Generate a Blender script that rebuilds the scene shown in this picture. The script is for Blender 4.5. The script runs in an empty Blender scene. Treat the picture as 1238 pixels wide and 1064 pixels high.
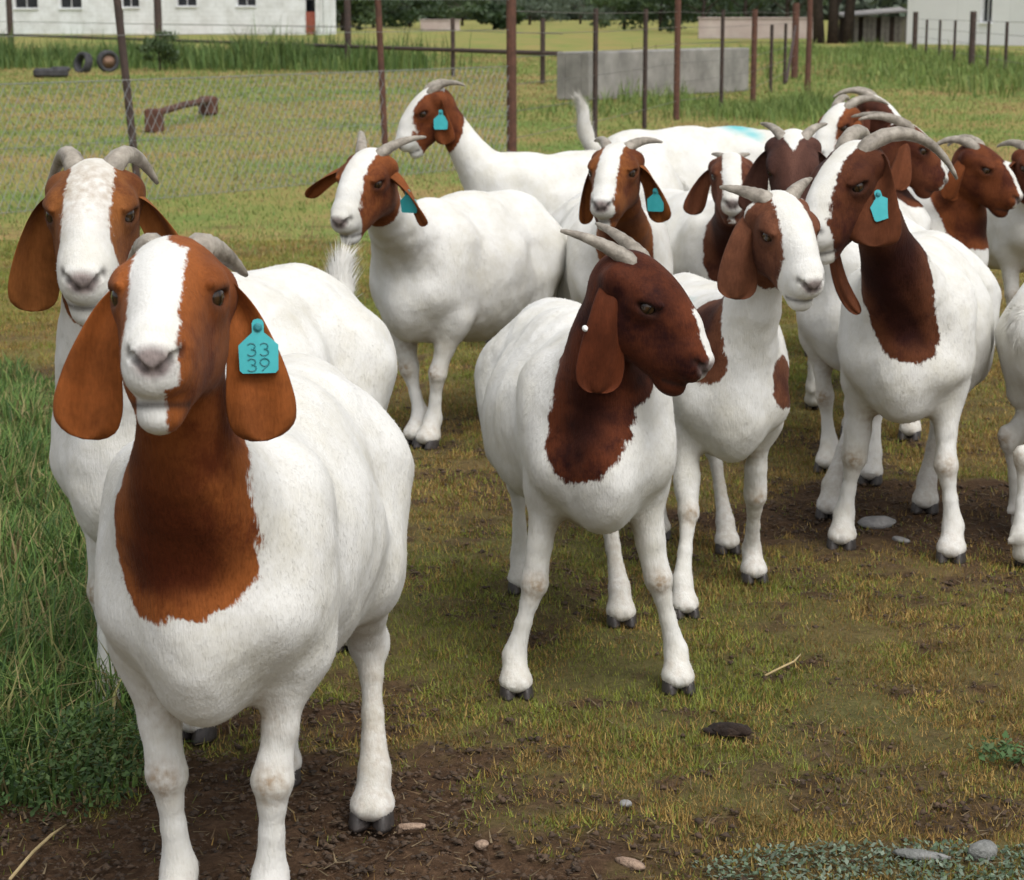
import bpy, math, random
import numpy as np
from mathutils import Vector, Matrix

# ------------------------------------------------------------------ camera, sky, sun, exposure
SC = bpy.context.scene
COL = SC.collection
F_PX, CX, CY, CAM_H, HORIZON = 2500.0, 619.0, 532.0, 1.4, 16.0
TILT = math.atan((CY - HORIZON) / F_PX)
cam_data = bpy.data.cameras.new('camera')
cam = bpy.data.objects.new('camera', cam_data)
COL.objects.link(cam)
cam.location = (0, 0, CAM_H)
cam.rotation_euler = (math.pi / 2 - TILT, 0, 0)
cam_data.sensor_width = 36.0
cam_data.lens = F_PX / 1238.0 * 36.0
cam_data.clip_start = 0.05
cam_data.clip_end = 5000
cam_data.dof.use_dof = True
cam_data.dof.focus_distance = 3.6
cam_data.dof.aperture_fstop = 14.0
SC.camera = cam
SC.render.resolution_x, SC.render.resolution_y = 1024, 880

SUN_EL, SUN_AZ = math.radians(58), math.radians(150)     # azimuth clockwise from +Y: behind the camera, to the right
world = bpy.data.worlds.new('World')
SC.world = world
world.use_nodes = True
wn = world.node_tree
bg = wn.nodes['Background']
sky = wn.nodes.new('ShaderNodeTexSky')
sky.sky_type = 'NISHITA'
sky.sun_disc = False
sky.sun_elevation = SUN_EL
sky.sun_rotation = SUN_AZ
sky.air_density = 1.0
sky.dust_density = 4.0
sky.ozone_density = 1.0
hs_ = wn.nodes.new('ShaderNodeHueSaturation')
hs_.inputs['Saturation'].default_value = 0.22            # overcast: the cloud takes the blue out
wn.links.new(sky.outputs[0], hs_.inputs['Color'])
wn.links.new(hs_.outputs[0], bg.inputs['Color'])
bg.inputs['Strength'].default_value = 0.15
sun_data = bpy.data.lights.new('sun', 'SUN')
sun_data.energy = 1.0
sun_data.angle = math.radians(35)
sun_data.color = (1.0, 0.96, 0.90)
sun = bpy.data.objects.new('sun', sun_data)
COL.objects.link(sun)
sdir = Vector((math.sin(SUN_AZ) * math.cos(SUN_EL), math.cos(SUN_AZ) * math.cos(SUN_EL), math.sin(SUN_EL)))
sun.rotation_euler = sdir.to_track_quat('Z', 'Y').to_euler()
SC.view_settings.view_transform = 'Standard'
SC.view_settings.look = 'None'
SC.view_settings.gamma = 1.0
SC.view_settings.use_curve_mapping = False
SC.view_settings.exposure = 0.42
SC.cycles.use_denoising = True
SC.cycles.max_bounces = 6
SC.cycles.transparent_max_bounces = 8

RNG = np.random.default_rng(7)
random.seed(7)

# ------------------------------------------------------------------ pixels of the photograph to places
def ray(px, py):
    a = (px - CX) / F_PX; b = -(py - CY) / F_PX
    return np.array([a, math.cos(TILT) + b * math.sin(TILT), -math.sin(TILT) + b * math.cos(TILT)])
def gnd(px, py):
    d = ray(px, py); t = -CAM_H / d[2]
    return np.array([d[0] * t, d[1] * t])
def at(px, py, Y):
    d = ray(px, py); t = Y / d[1]
    return np.array([d[0] * t, Y, CAM_H + d[2] * t])
def unit(v):
    v = np.asarray(v, float); return v / (np.linalg.norm(v) + 1e-12)

# ------------------------------------------------------------------ small helpers
def link(o, parent=None):
    COL.objects.link(o)
    if parent is not None: o.parent = parent
    return o
def mesh_obj(name, verts, faces, mat, parent=None, smooth=True):
    me = bpy.data.meshes.new(name)
    me.from_pydata([tuple(map(float, v)) for v in verts], [], [tuple(map(int, f)) for f in faces])
    me.update()
    if smooth: me.polygons.foreach_set('use_smooth', [True] * len(me.polygons))
    if mat: me.materials.append(mat)
    return link(bpy.data.objects.new(name, me), parent)
def np_mesh(name, V, quads, mat, smooth=True, tris=None):
    me = bpy.data.meshes.new(name)
    V = np.ascontiguousarray(V, np.float32)
    me.vertices.add(len(V)); me.vertices.foreach_set('co', V.ravel())
    idx = []; tot = []
    if quads is not None and len(quads): idx.append(np.asarray(quads, np.int32).ravel()); tot.append(np.full(len(quads), 4, np.int32))
    if tris is not None and len(tris): idx.append(np.asarray(tris, np.int32).ravel()); tot.append(np.full(len(tris), 3, np.int32))
    idx = np.concatenate(idx); tot = np.concatenate(tot)
    start = np.concatenate([[0], np.cumsum(tot)[:-1]]).astype(np.int32)
    me.loops.add(len(idx)); me.loops.foreach_set('vertex_index', idx)
    me.polygons.add(len(tot)); me.polygons.foreach_set('loop_start', start)
    if smooth: me.polygons.foreach_set('use_smooth', np.ones(len(tot), bool))
    me.update(calc_edges=True)
    if mat: me.materials.append(mat)
    return me
def fattr(me, name, arr):
    a = me.attributes.new(name, 'FLOAT', 'POINT'); a.data.foreach_set('value', np.ascontiguousarray(arr, np.float32))
def cattr(me, name, arr):
    a = me.attributes.new(name, 'FLOAT_COLOR', 'POINT'); a.data.foreach_set('color', np.ascontiguousarray(arr, np.float32).ravel())
def tag(o, label=None, cat=None, group=None, kind=None):
    if label: o['label'] = label
    if cat: o['category'] = cat
    if group: o['group'] = group
    if kind: o['kind'] = kind
    return o
def empty(name, loc=(0, 0, 0), rz=0.0):
    o = bpy.data.objects.new(name, None); COL.objects.link(o)
    o.location = tuple(map(float, loc)); o.rotation_euler = (0, 0, rz); o.empty_display_size = 0.1
    return o

class MB:
    """collects boxes, tubes and lofts, builds them as one mesh object"""
    def __init__(self): self.v = []; self.f = []
    def ring_loft(self, rings, cap=True, closed=False):
        n = len(rings[0]); b = len(self.v)
        for r in rings: self.v += [tuple(map(float, p)) for p in r]
        m = len(rings)
        for i in range(m if closed else m - 1):
            i2 = (i + 1) % m
            for j in range(n):
                j2 = (j + 1) % n
                self.f.append((b + i * n + j, b + i * n + j2, b + i2 * n + j2, b + i2 * n + j))
        if cap and not closed:
            self.f.append(tuple(b + j for j in reversed(range(n))))
            self.f.append(tuple(b + (m - 1) * n + j for j in range(n)))
        return self
    def tube(self, pts, rad, n=8, cap=True, up=(0.02, 0.03, 1.0)):
        pts = [np.asarray(p, float) for p in pts]
        if np.isscalar(rad): rad = [rad] * len(pts)
        rings = []; prev = None
        for i, p in enumerate(pts):
            t = unit((pts[i + 1] if i < len(pts) - 1 else p) - (pts[i - 1] if i > 0 else p))
            if prev is None:
                a = np.cross(t, up)
                if np.linalg.norm(a) < 0.1: a = np.cross(t, (1, 0.1, 0))
                a = unit(a)
            else:
                a = unit(prev - t * np.dot(prev, t))
            prev = a; c = np.cross(t, a)
            rings.append([p + rad[i] * (math.cos(2 * math.pi * k / n) * a + math.sin(2 * math.pi * k / n) * c) for k in range(n)])
        return self.ring_loft(rings, cap)
    def box(self, c, size, rz=0.0, bev=0.0, tilt=None):
        cx, cy, cz = c; sx, sy, sz = (s / 2 for s in size)
        b = min(bev, sx * .9, sy * .9, sz * .9)
        ca, sa = math.cos(rz), math.sin(rz)
        def ringz(z, ix, iy):
            P = []
            for (x, y) in ((-ix + b, -iy), (ix - b, -iy), (ix, -iy + b), (ix, iy - b), (ix - b, iy), (-ix + b, iy), (-ix, iy - b), (-ix, -iy + b)) if b > 0 else ((-ix, -iy), (ix, -iy), (ix, iy), (-ix, iy)):
                p = np.array([x, y, z])
                if tilt is not None: p = tilt @ p
                P.append((cx + p[0] * ca - p[1] * sa, cy + p[0] * sa + p[1] * ca, cz + p[2]))
            return P
        if b > 0: rings = [ringz(-sz, sx - b, sy - b), ringz(-sz + b, sx, sy), ringz(sz - b, sx, sy), ringz(sz, sx - b, sy - b)]
        else: rings = [ringz(-sz, sx, sy), ringz(sz, sx, sy)]
        return self.ring_loft(rings)
    def build(self, name, mat, parent=None, smooth=False):
        return mesh_obj(name, self.v, self.f, mat, parent, smooth)

# ------------------------------------------------------------------ materials
def new_mat(name):
    m = bpy.data.materials.new(name); m.use_nodes = True
    nt = m.node_tree
    return m, nt, nt.nodes['Principled BSDF']
def nd(nt, typ, **kw):
    n = nt.nodes.new(typ)
    for k, v in kw.items():
        if k.startswith('in_'):
            key = k[3:]; key = int(key) if key.isdigit() else key
            n.inputs[key].default_value = v
        else: setattr(n, k, v)
    return n
def ramp(nt, stops, interp='LINEAR'):
    r = nt.nodes.new('ShaderNodeValToRGB'); e = r.color_ramp.elements; r.color_ramp.interpolation = interp
    while len(e) < len(stops): e.new(0.5)
    for i, (p, c) in enumerate(stops):
        e[i].position = p; e[i].color = (*c, 1) if len(c) == 3 else c
    return r
def simple_mat(name, c1, c2, scale=6.0, rough=0.8, bump=0.3, bscale=40.0, metal=0.0, detail=6.0, bdist=0.01):
    m, nt, b = new_mat(name)
    tc = nd(nt, 'ShaderNodeTexCoord')
    n1 = nd(nt, 'ShaderNodeTexNoise', in_Scale=scale, in_Detail=detail, in_Roughness=0.65)
    nt.links.new(tc.outputs['Object'], n1.inputs['Vector'])
    r = ramp(nt, [(0.3, c1), (0.7, c2)])
    nt.links.new(n1.outputs['Fac'], r.inputs[0]); nt.links.new(r.outputs[0], b.inputs['Base Color'])
    n2 = nd(nt, 'ShaderNodeTexNoise', in_Scale=bscale, in_Detail=5.0)
    nt.links.new(tc.outputs['Object'], n2.inputs['Vector'])
    bp = nd(nt, 'ShaderNodeBump', in_Strength=bump, in_Distance=bdist)
    nt.links.new(n2.outputs['Fac'], bp.inputs['Height']); nt.links.new(bp.outputs[0], b.inputs['Normal'])
    b.inputs['Roughness'].default_value = rough; b.inputs['Metallic'].default_value = metal
    return m
def mixc(nt, fac, a, b, blend='MIX'):
    m = nt.nodes.new('ShaderNodeMix'); m.data_type = 'RGBA'; m.blend_type = blend
    for sock, v in ((m.inputs[0], fac), (m.inputs[6], a), (m.inputs[7], b)):
        if hasattr(v, 'is_output'): nt.links.new(v, sock)
        elif isinstance(v, (int, float)): sock.default_value = v
        else: sock.default_value = (*v, 1) if len(v) == 3 else v
    return m.outputs[2]

def coat_mat(name, brown, dark, white=(0.69, 0.685, 0.655), fur=1.0):
    m, nt, b = new_mat(name)
    L = nt.links.new
    tc = nd(nt, 'ShaderNodeTexCoord')
    at_b = nd(nt, 'ShaderNodeAttribute', attribute_name='brown')
    at_s = nd(nt, 'ShaderNodeAttribute', attribute_name='stain')
    at_n = nd(nt, 'ShaderNodeAttribute', attribute_name='nose')
    at_d = nd(nt, 'ShaderNodeAttribute', attribute_name='teal')
    n1 = nd(nt, 'ShaderNodeTexNoise', in_Scale=70.0, in_Detail=4.0); L(tc.outputs['Object'], n1.inputs['Vector'])
    n2 = nd(nt, 'ShaderNodeTexNoise', in_Scale=9.0, in_Detail=6.0, in_Roughness=0.7); L(tc.outputs['Object'], n2.inputs['Vector'])
    mp = nd(nt, 'ShaderNodeMapping'); mp.inputs['Scale'].default_value = (260, 260, 55); L(tc.outputs['Object'], mp.inputs['Vector'])
    n3 = nd(nt, 'ShaderNodeTexNoise', in_Scale=1.0, in_Detail=3.0, in_Distortion=0.4); L(mp.outputs[0], n3.inputs['Vector'])
    # brown edge: signed distance + noise, a few mm soft
    a1 = nd(nt, 'ShaderNodeMath', operation='MULTIPLY_ADD'); L(n1.outputs['Fac'], a1.inputs[0]); a1.inputs[1].default_value = 0.016; a1.inputs[2].default_value = -0.008
    a1b = nd(nt, 'ShaderNodeMath', operation='MULTIPLY_ADD'); L(n3.outputs['Fac'], a1b.inputs[0]); a1b.inputs[1].default_value = 0.012; a1b.inputs[2].default_value = -0.006
    a2 = nd(nt, 'ShaderNodeMath', operation='ADD'); L(a1.outputs[0], a2.inputs[0]); L(a1b.outputs[0], a2.inputs[1])
    a3 = nd(nt, 'ShaderNodeMath', operation='ADD'); L(a2.outputs[0], a3.inputs[0]); L(at_b.outputs['Fac'], a3.inputs[1])
    mr = nd(nt, 'ShaderNodeMapRange', interpolation_type='SMOOTHSTEP'); mr.inputs[1].default_value = -0.003; mr.inputs[2].default_value = 0.003; L(a3.outputs[0], mr.inputs[0])
    rb = ramp(nt, [(0.36, dark), (0.52, brown), (0.72, tuple(c * 1.15 for c in brown))]); L(n2.outputs['Fac'], rb.inputs[0])
    rf = ramp(nt, [(0.25, (0.62, 0.62, 0.62)), (0.75, (1.16, 1.16, 1.16))]); L(n3.outputs['Fac'], rf.inputs[0])
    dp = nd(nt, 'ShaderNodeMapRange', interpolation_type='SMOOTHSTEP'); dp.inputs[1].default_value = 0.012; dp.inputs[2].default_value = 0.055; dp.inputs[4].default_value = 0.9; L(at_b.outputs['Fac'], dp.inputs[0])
    rbd = mixc(nt, dp.outputs[0], rb.outputs[0], tuple(c * k for c, k in zip(dark, (.42, .30, .30))))  # brown deepens inward: darker coat tone with the bib's shading painted in
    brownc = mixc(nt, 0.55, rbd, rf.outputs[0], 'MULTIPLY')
    rw = ramp(nt, [(0.3, tuple(c * 0.86 * k for c, k in zip(white, (1, 0.975, 0.90)))), (0.58, white)]); L(n2.outputs['Fac'], rw.inputs[0])
    rf2 = ramp(nt, [(0.25, (0.95, 0.945, 0.93)), (0.6, (1.0, 1.0, 1.0))]); L(n3.outputs['Fac'], rf2.inputs[0])
    whitec = mixc(nt, 0.8, rw.outputs[0], rf2.outputs[0], 'MULTIPLY')
    st = nd(nt, 'ShaderNodeMath', operation='MULTIPLY'); L(at_s.outputs['Fac'], st.inputs[0])
    rs = ramp(nt, [(0.35, (0.25,) * 3), (0.65, (1,) * 3)]); L(n1.outputs['Fac'], rs.inputs[0]); L(rs.outputs[0], st.inputs[1])
    whitec = mixc(nt, st.outputs[0], whitec, (0.27, 0.18, 0.095))
    whitec = mixc(nt, at_d.outputs['Fac'], whitec, (0.02, 0.42, 0.46))
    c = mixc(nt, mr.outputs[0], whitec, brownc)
    pk = ramp(nt, [(0.35, (0.15, 0.115, 0.11)), (0.7, (0.31, 0.245, 0.23))]); L(n1.outputs['Fac'], pk.inputs[0])
    c = mixc(nt, at_n.outputs['Fac'], c, pk.outputs[0])
    at_l = nd(nt, 'ShaderNodeAttribute', attribute_name='lid'); c = mixc(nt, at_l.outputs['Fac'], c, (0.022, 0.012, 0.010))
    L(c, b.inputs['Base Color'])
    b.inputs['Roughness'].default_value = 0.72
    b.inputs['Specular IOR Level'].default_value = 0.1
    b.inputs['Sheen Weight'].default_value = 0.03
    b.inputs['Sheen Roughness'].default_value = 0.5
    n4 = nd(nt, 'ShaderNodeTexNoise', in_Scale=28.0, in_Detail=5.0, in_Roughness=0.6); L(tc.outputs['Object'], n4.inputs['Vector'])
    hsum = nd(nt, 'ShaderNodeMath', operation='MULTIPLY_ADD'); L(n4.outputs['Fac'], hsum.inputs[0]); hsum.inputs[1].default_value = 1.2; L(n3.outputs['Fac'], hsum.inputs[2])
    bp = nd(nt, 'ShaderNodeBump', in_Strength=0.32 * fur, in_Distance=0.005); L(hsum.outputs[0], bp.inputs['Height']); L(bp.outputs[0], b.inputs['Normal'])
    return m

# ------------------------------------------------------------------ implicit surfaces: one continuous skin per animal
class Field:
    def __init__(self, axes, big=0.12):
        self.ax = [a.astype(np.float32) for a in axes]
        self.F = np.full([len(a) for a in axes], big, np.float32)
    def _sub(self, lo, hi):
        sl = []
        for a, l, h in zip(self.ax, lo, hi):
            i0 = max(0, np.searchsorted(a, l) - 1); i1 = min(len(a), np.searchsorted(a, h) + 1)
            if i1 - i0 < 1: return None
            sl.append(slice(i0, i1))
        return tuple(sl)
    def _grid(self, sl):
        return (self.ax[0][sl[0]][:, None, None], self.ax[1][sl[1]][None, :, None], self.ax[2][sl[2]][None, None, :])
    def _merge(self, sl, d, k, sub):
        A = self.F[sl]
        if sub:
            d = -d
            h = np.clip(0.5 - 0.5 * (A - d) / k, 0, 1)
            self.F[sl] = A * (1 - h) + d * h + k * h * (1 - h)
        else:
            h = np.clip(0.5 + 0.5 * (A - d) / k, 0, 1)
            self.F[sl] = A * (1 - h) + d * h - k * h * (1 - h)
    def cone(self, a, b, ra, rb, k=0.02, sub=False):
        a = np.asarray(a, float); b = np.asarray(b, float); m = max(ra, rb) + k + 0.03
        sl = self._sub(np.minimum(a, b) - m, np.maximum(a, b) + m)
        if sl is None: return
        X, Y, Z = self._grid(sl)
        ba = b - a; L2 = float(ba @ ba) + 1e-9
        t = np.clip(((X - a[0]) * ba[0] + (Y - a[1]) * ba[1] + (Z - a[2]) * ba[2]) / L2, 0, 1)
        d = np.sqrt((X - a[0] - ba[0] * t) ** 2 + (Y - a[1] - ba[1] * t) ** 2 + (Z - a[2] - ba[2] * t) ** 2) - (ra + (rb - ra) * t)
        self._merge(sl, d.astype(np.float32), k, sub)
    def ell(self, c, r, R, k=0.02, sub=False):
        c = np.asarray(c, float); m = max(r) + k + 0.03
        sl = self._sub(c - m, c + m)
        if sl is None: return
        X, Y, Z = self._grid(sl)
        X = X - c[0]; Y = Y - c[1]; Z = Z - c[2]
        q = [X * R[0, i] + Y * R[1, i] + Z * R[2, i] for i in range(3)]
        k0 = np.sqrt(sum((q[i] / r[i]) ** 2 for i in range(3))); k1 = np.sqrt(sum((q[i] / r[i] ** 2) ** 2 for i in range(3))) + 1e-6
        self._merge(sl, (k0 * (k0 - 1) / k1).astype(np.float32), k, sub)
    def extract(self, smooth=2):
        F = self.F; I = F < 0; ax = self.ax
        n = [s - 1 for s in F.shape]
        cnt = np.zeros(n, np.int8)
        for dx in (0, 1):
            for dy in (0, 1):
                for dz in (0, 1): cnt += I[dx:dx + n[0], dy:dy + n[1], dz:dz + n[2]]
        mask = (cnt > 0) & (cnt < 8)
        cells = np.argwhere(mask); N = len(cells)
        vid = np.full(n, -1, np.int32); vid[mask] = np.arange(N)
        acc = np.zeros((N, 3)); num = np.zeros(N)
        ci = [cells[:, 0], cells[:, 1], cells[:, 2]]
        for axis in range(3):
            o1, o2 = [i for i in range(3) if i != axis]
            for d1 in (0, 1):
                for d2 in (0, 1):
                    ia = [c.copy() for c in ci]; ia[o1] += d1; ia[o2] += d2
                    ib = [c.copy() for c in ia]; ib[axis] += 1
                    fa = F[ia[0], ia[1], ia[2]]; fb = F[ib[0], ib[1], ib[2]]
                    cr = (fa < 0) != (fb < 0)
                    t = np.where(cr, fa / np.where(cr, fa - fb, 1), 0)
                    p = np.stack([ax[i][ia[i]] for i in range(3)], 1).astype(float)
                    p[:, axis] += t * (ax[axis][ib[axis]] - ax[axis][ia[axis]])
                    acc += p * cr[:, None]; num += cr
        V = acc / num[:, None]
        quads = []
        for axis in range(3):
            o1, o2 = (axis + 1) % 3, (axis + 2) % 3
            sa = [slice(None)] * 3; sb = [slice(None)] * 3
            sa[axis] = slice(0, -1); sb[axis] = slice(1, None)
            for o in (o1, o2): sa[o] = slice(1, -1); sb[o] = slice(1, -1)
            A = I[tuple(sa)]; B = I[tuple(sb)]
            for flip, M in ((0, A & ~B), (1, ~A & B)):
                e = np.argwhere(M)
                if not len(e): continue
                e[:, o1] += 1; e[:, o2] += 1
                def cell(d1, d2):
                    q = e.copy(); q[:, o1] -= d1; q[:, o2] -= d2
                    return vid[q[:, 0], q[:, 1], q[:, 2]]
                q = np.stack([cell(1, 1), cell(0, 1), cell(0, 0), cell(1, 0)], 1)
                if flip: q = q[:, ::-1]
                quads.append(q)
        Q = np.concatenate(quads); Q = Q[(Q >= 0).all(1)]
        E = np.concatenate([Q[:, [0, 1]], Q[:, [1, 2]], Q[:, [2, 3]], Q[:, [3, 0]]])
        deg = np.bincount(E[:, 0], minlength=N) + np.bincount(E[:, 1], minlength=N); deg = np.maximum(deg, 1)
        for lam in [0.5, -0.5] * smooth:
            S = np.zeros_like(V)
            for i in range(3):
                S[:, i] = np.bincount(E[:, 0], V[E[:, 1], i], minlength=N) + np.bincount(E[:, 1], V[E[:, 0], i], minlength=N)
            V = V + lam * (S / deg[:, None] - V)
        return V, Q

def axis_pts(lo, hi, flo, fhi, h, hf):
    """grid lines from lo to hi, step h, finer step hf between flo and fhi"""
    a = np.arange(flo, lo - h, -h)[::-1][:-1] if flo > lo else np.array([])
    b = np.arange(flo, fhi, hf)
    c = np.arange(b[-1] + h, hi + h, h)
    return np.concatenate([a, b, c])

def bez(p0, p1, p2, p3, t):
    t = np.asarray(t)[:, None]
    return (1 - t) ** 3 * p0 + 3 * (1 - t) ** 2 * t * p1 + 3 * (1 - t) * t * t * p2 + t ** 3 * p3

# ------------------------------------------------------------------ goats
M_HORN = simple_mat('horn_keratin', (0.13, 0.11, 0.085), (0.40, 0.36, 0.30), 35.0, 0.55, 0.5, 160.0, bdist=0.003)
M_HOOF = simple_mat('hoof_keratin', (0.018, 0.015, 0.014), (0.06, 0.05, 0.045), 60.0, 0.5, 0.4, 150.0, bdist=0.003)
M_TAG = simple_mat('teal_tag_plastic', (0.035, 0.37, 0.40), (0.055, 0.45, 0.48), 30.0, 0.42, 0.1, 60.0, bdist=0.001)
M_TAGINK = simple_mat('tag_ink', (0.02, 0.18, 0.205), (0.03, 0.23, 0.26), 60.0, 0.6, 0.1, 60.0)
M_STUD = simple_mat('white_tag_stud', (0.7, 0.7, 0.68), (0.8, 0.8, 0.78), 60.0, 0.5, 0.1, 60.0)
m, nt, b = new_mat('goat_eye')
b.inputs['Roughness'].default_value = 0.12
_tc = nd(nt, 'ShaderNodeTexCoord'); _sx = nd(nt, 'ShaderNodeSeparateXYZ'); nt.links.new(_tc.outputs['Object'], _sx.inputs[0])
_rr = nd(nt, 'ShaderNodeMath', operation='MULTIPLY_ADD')
_ab = nd(nt, 'ShaderNodeMath', operation='ABSOLUTE'); nt.links.new(_sx.outputs['Y'], _ab.inputs[0])
_cr = ramp(nt, [(0.0, (0.004, 0.003, 0.003)), (0.0035, (0.004, 0.003, 0.003)), (0.0045, (0.10, 0.05, 0.016)), (0.009, (0.02, 0.012, 0.008))])
nt.links.new(_ab.outputs[0], _cr.inputs[0]); nt.links.new(_cr.outputs[0], b.inputs['Base Color'])
M_EYE = m

def sphere_vf(r, n=12, m_=8):
    v = [(0, 0, r)]; f = []
    for i in range(1, m_):
        for j in range(n):
            a = math.pi * i / m_; c = 2 * math.pi * j / n
            v.append((r * math.sin(a) * math.cos(c), r * math.sin(a) * math.sin(c), r * math.cos(a)))
    v.append((0, 0, -r))
    for j in range(n): f.append((0, 1 + j, 1 + (j + 1) % n)); f.append((len(v) - 1, 1 + (m_ - 2) * n + (j + 1) % n, 1 + (m_ - 2) * n + j))
    for i in range(m_ - 2):
        for j in range(n): f.append((1 + i * n + j, 1 + (i + 1) * n + j, 1 + (i + 1) * n + (j + 1) % n, 1 + i * n + (j + 1) % n))
    return v, f

def hoof_mb(s):
    mb = MB()
    for sd in (-1, 1):
        rings = []
        for z, L, W, fo in ((0.0, 0.034, 0.0195, 0.006), (0.006, 0.034, 0.0195, 0.006), (0.026, 0.028, 0.0170, 0.0), (0.050, 0.017, 0.012, -0.006)):
            r = []
            for k in range(12):
                a = 2 * math.pi * k / 12
                x = math.cos(a); y = math.sin(a)
                w = W * (1 - 0.45 * max(0, x) ** 2)
                r.append(((x * L + fo + 0.004) * s, (y * w + sd * (0.0200 + 0.002 * x)) * s, z * s))
            rings.append(r)
        mb.ring_loft(rings)
    return mb

def frame_from(f, up=(0, 0, 1), roll=0.0):
    f = unit(f); s = unit(np.cross(up, f)); u = np.cross(f, s)
    c, d = math.cos(roll), math.sin(roll)
    return np.stack([f, s * c + u * d, u * c - s * d], 1)

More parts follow.
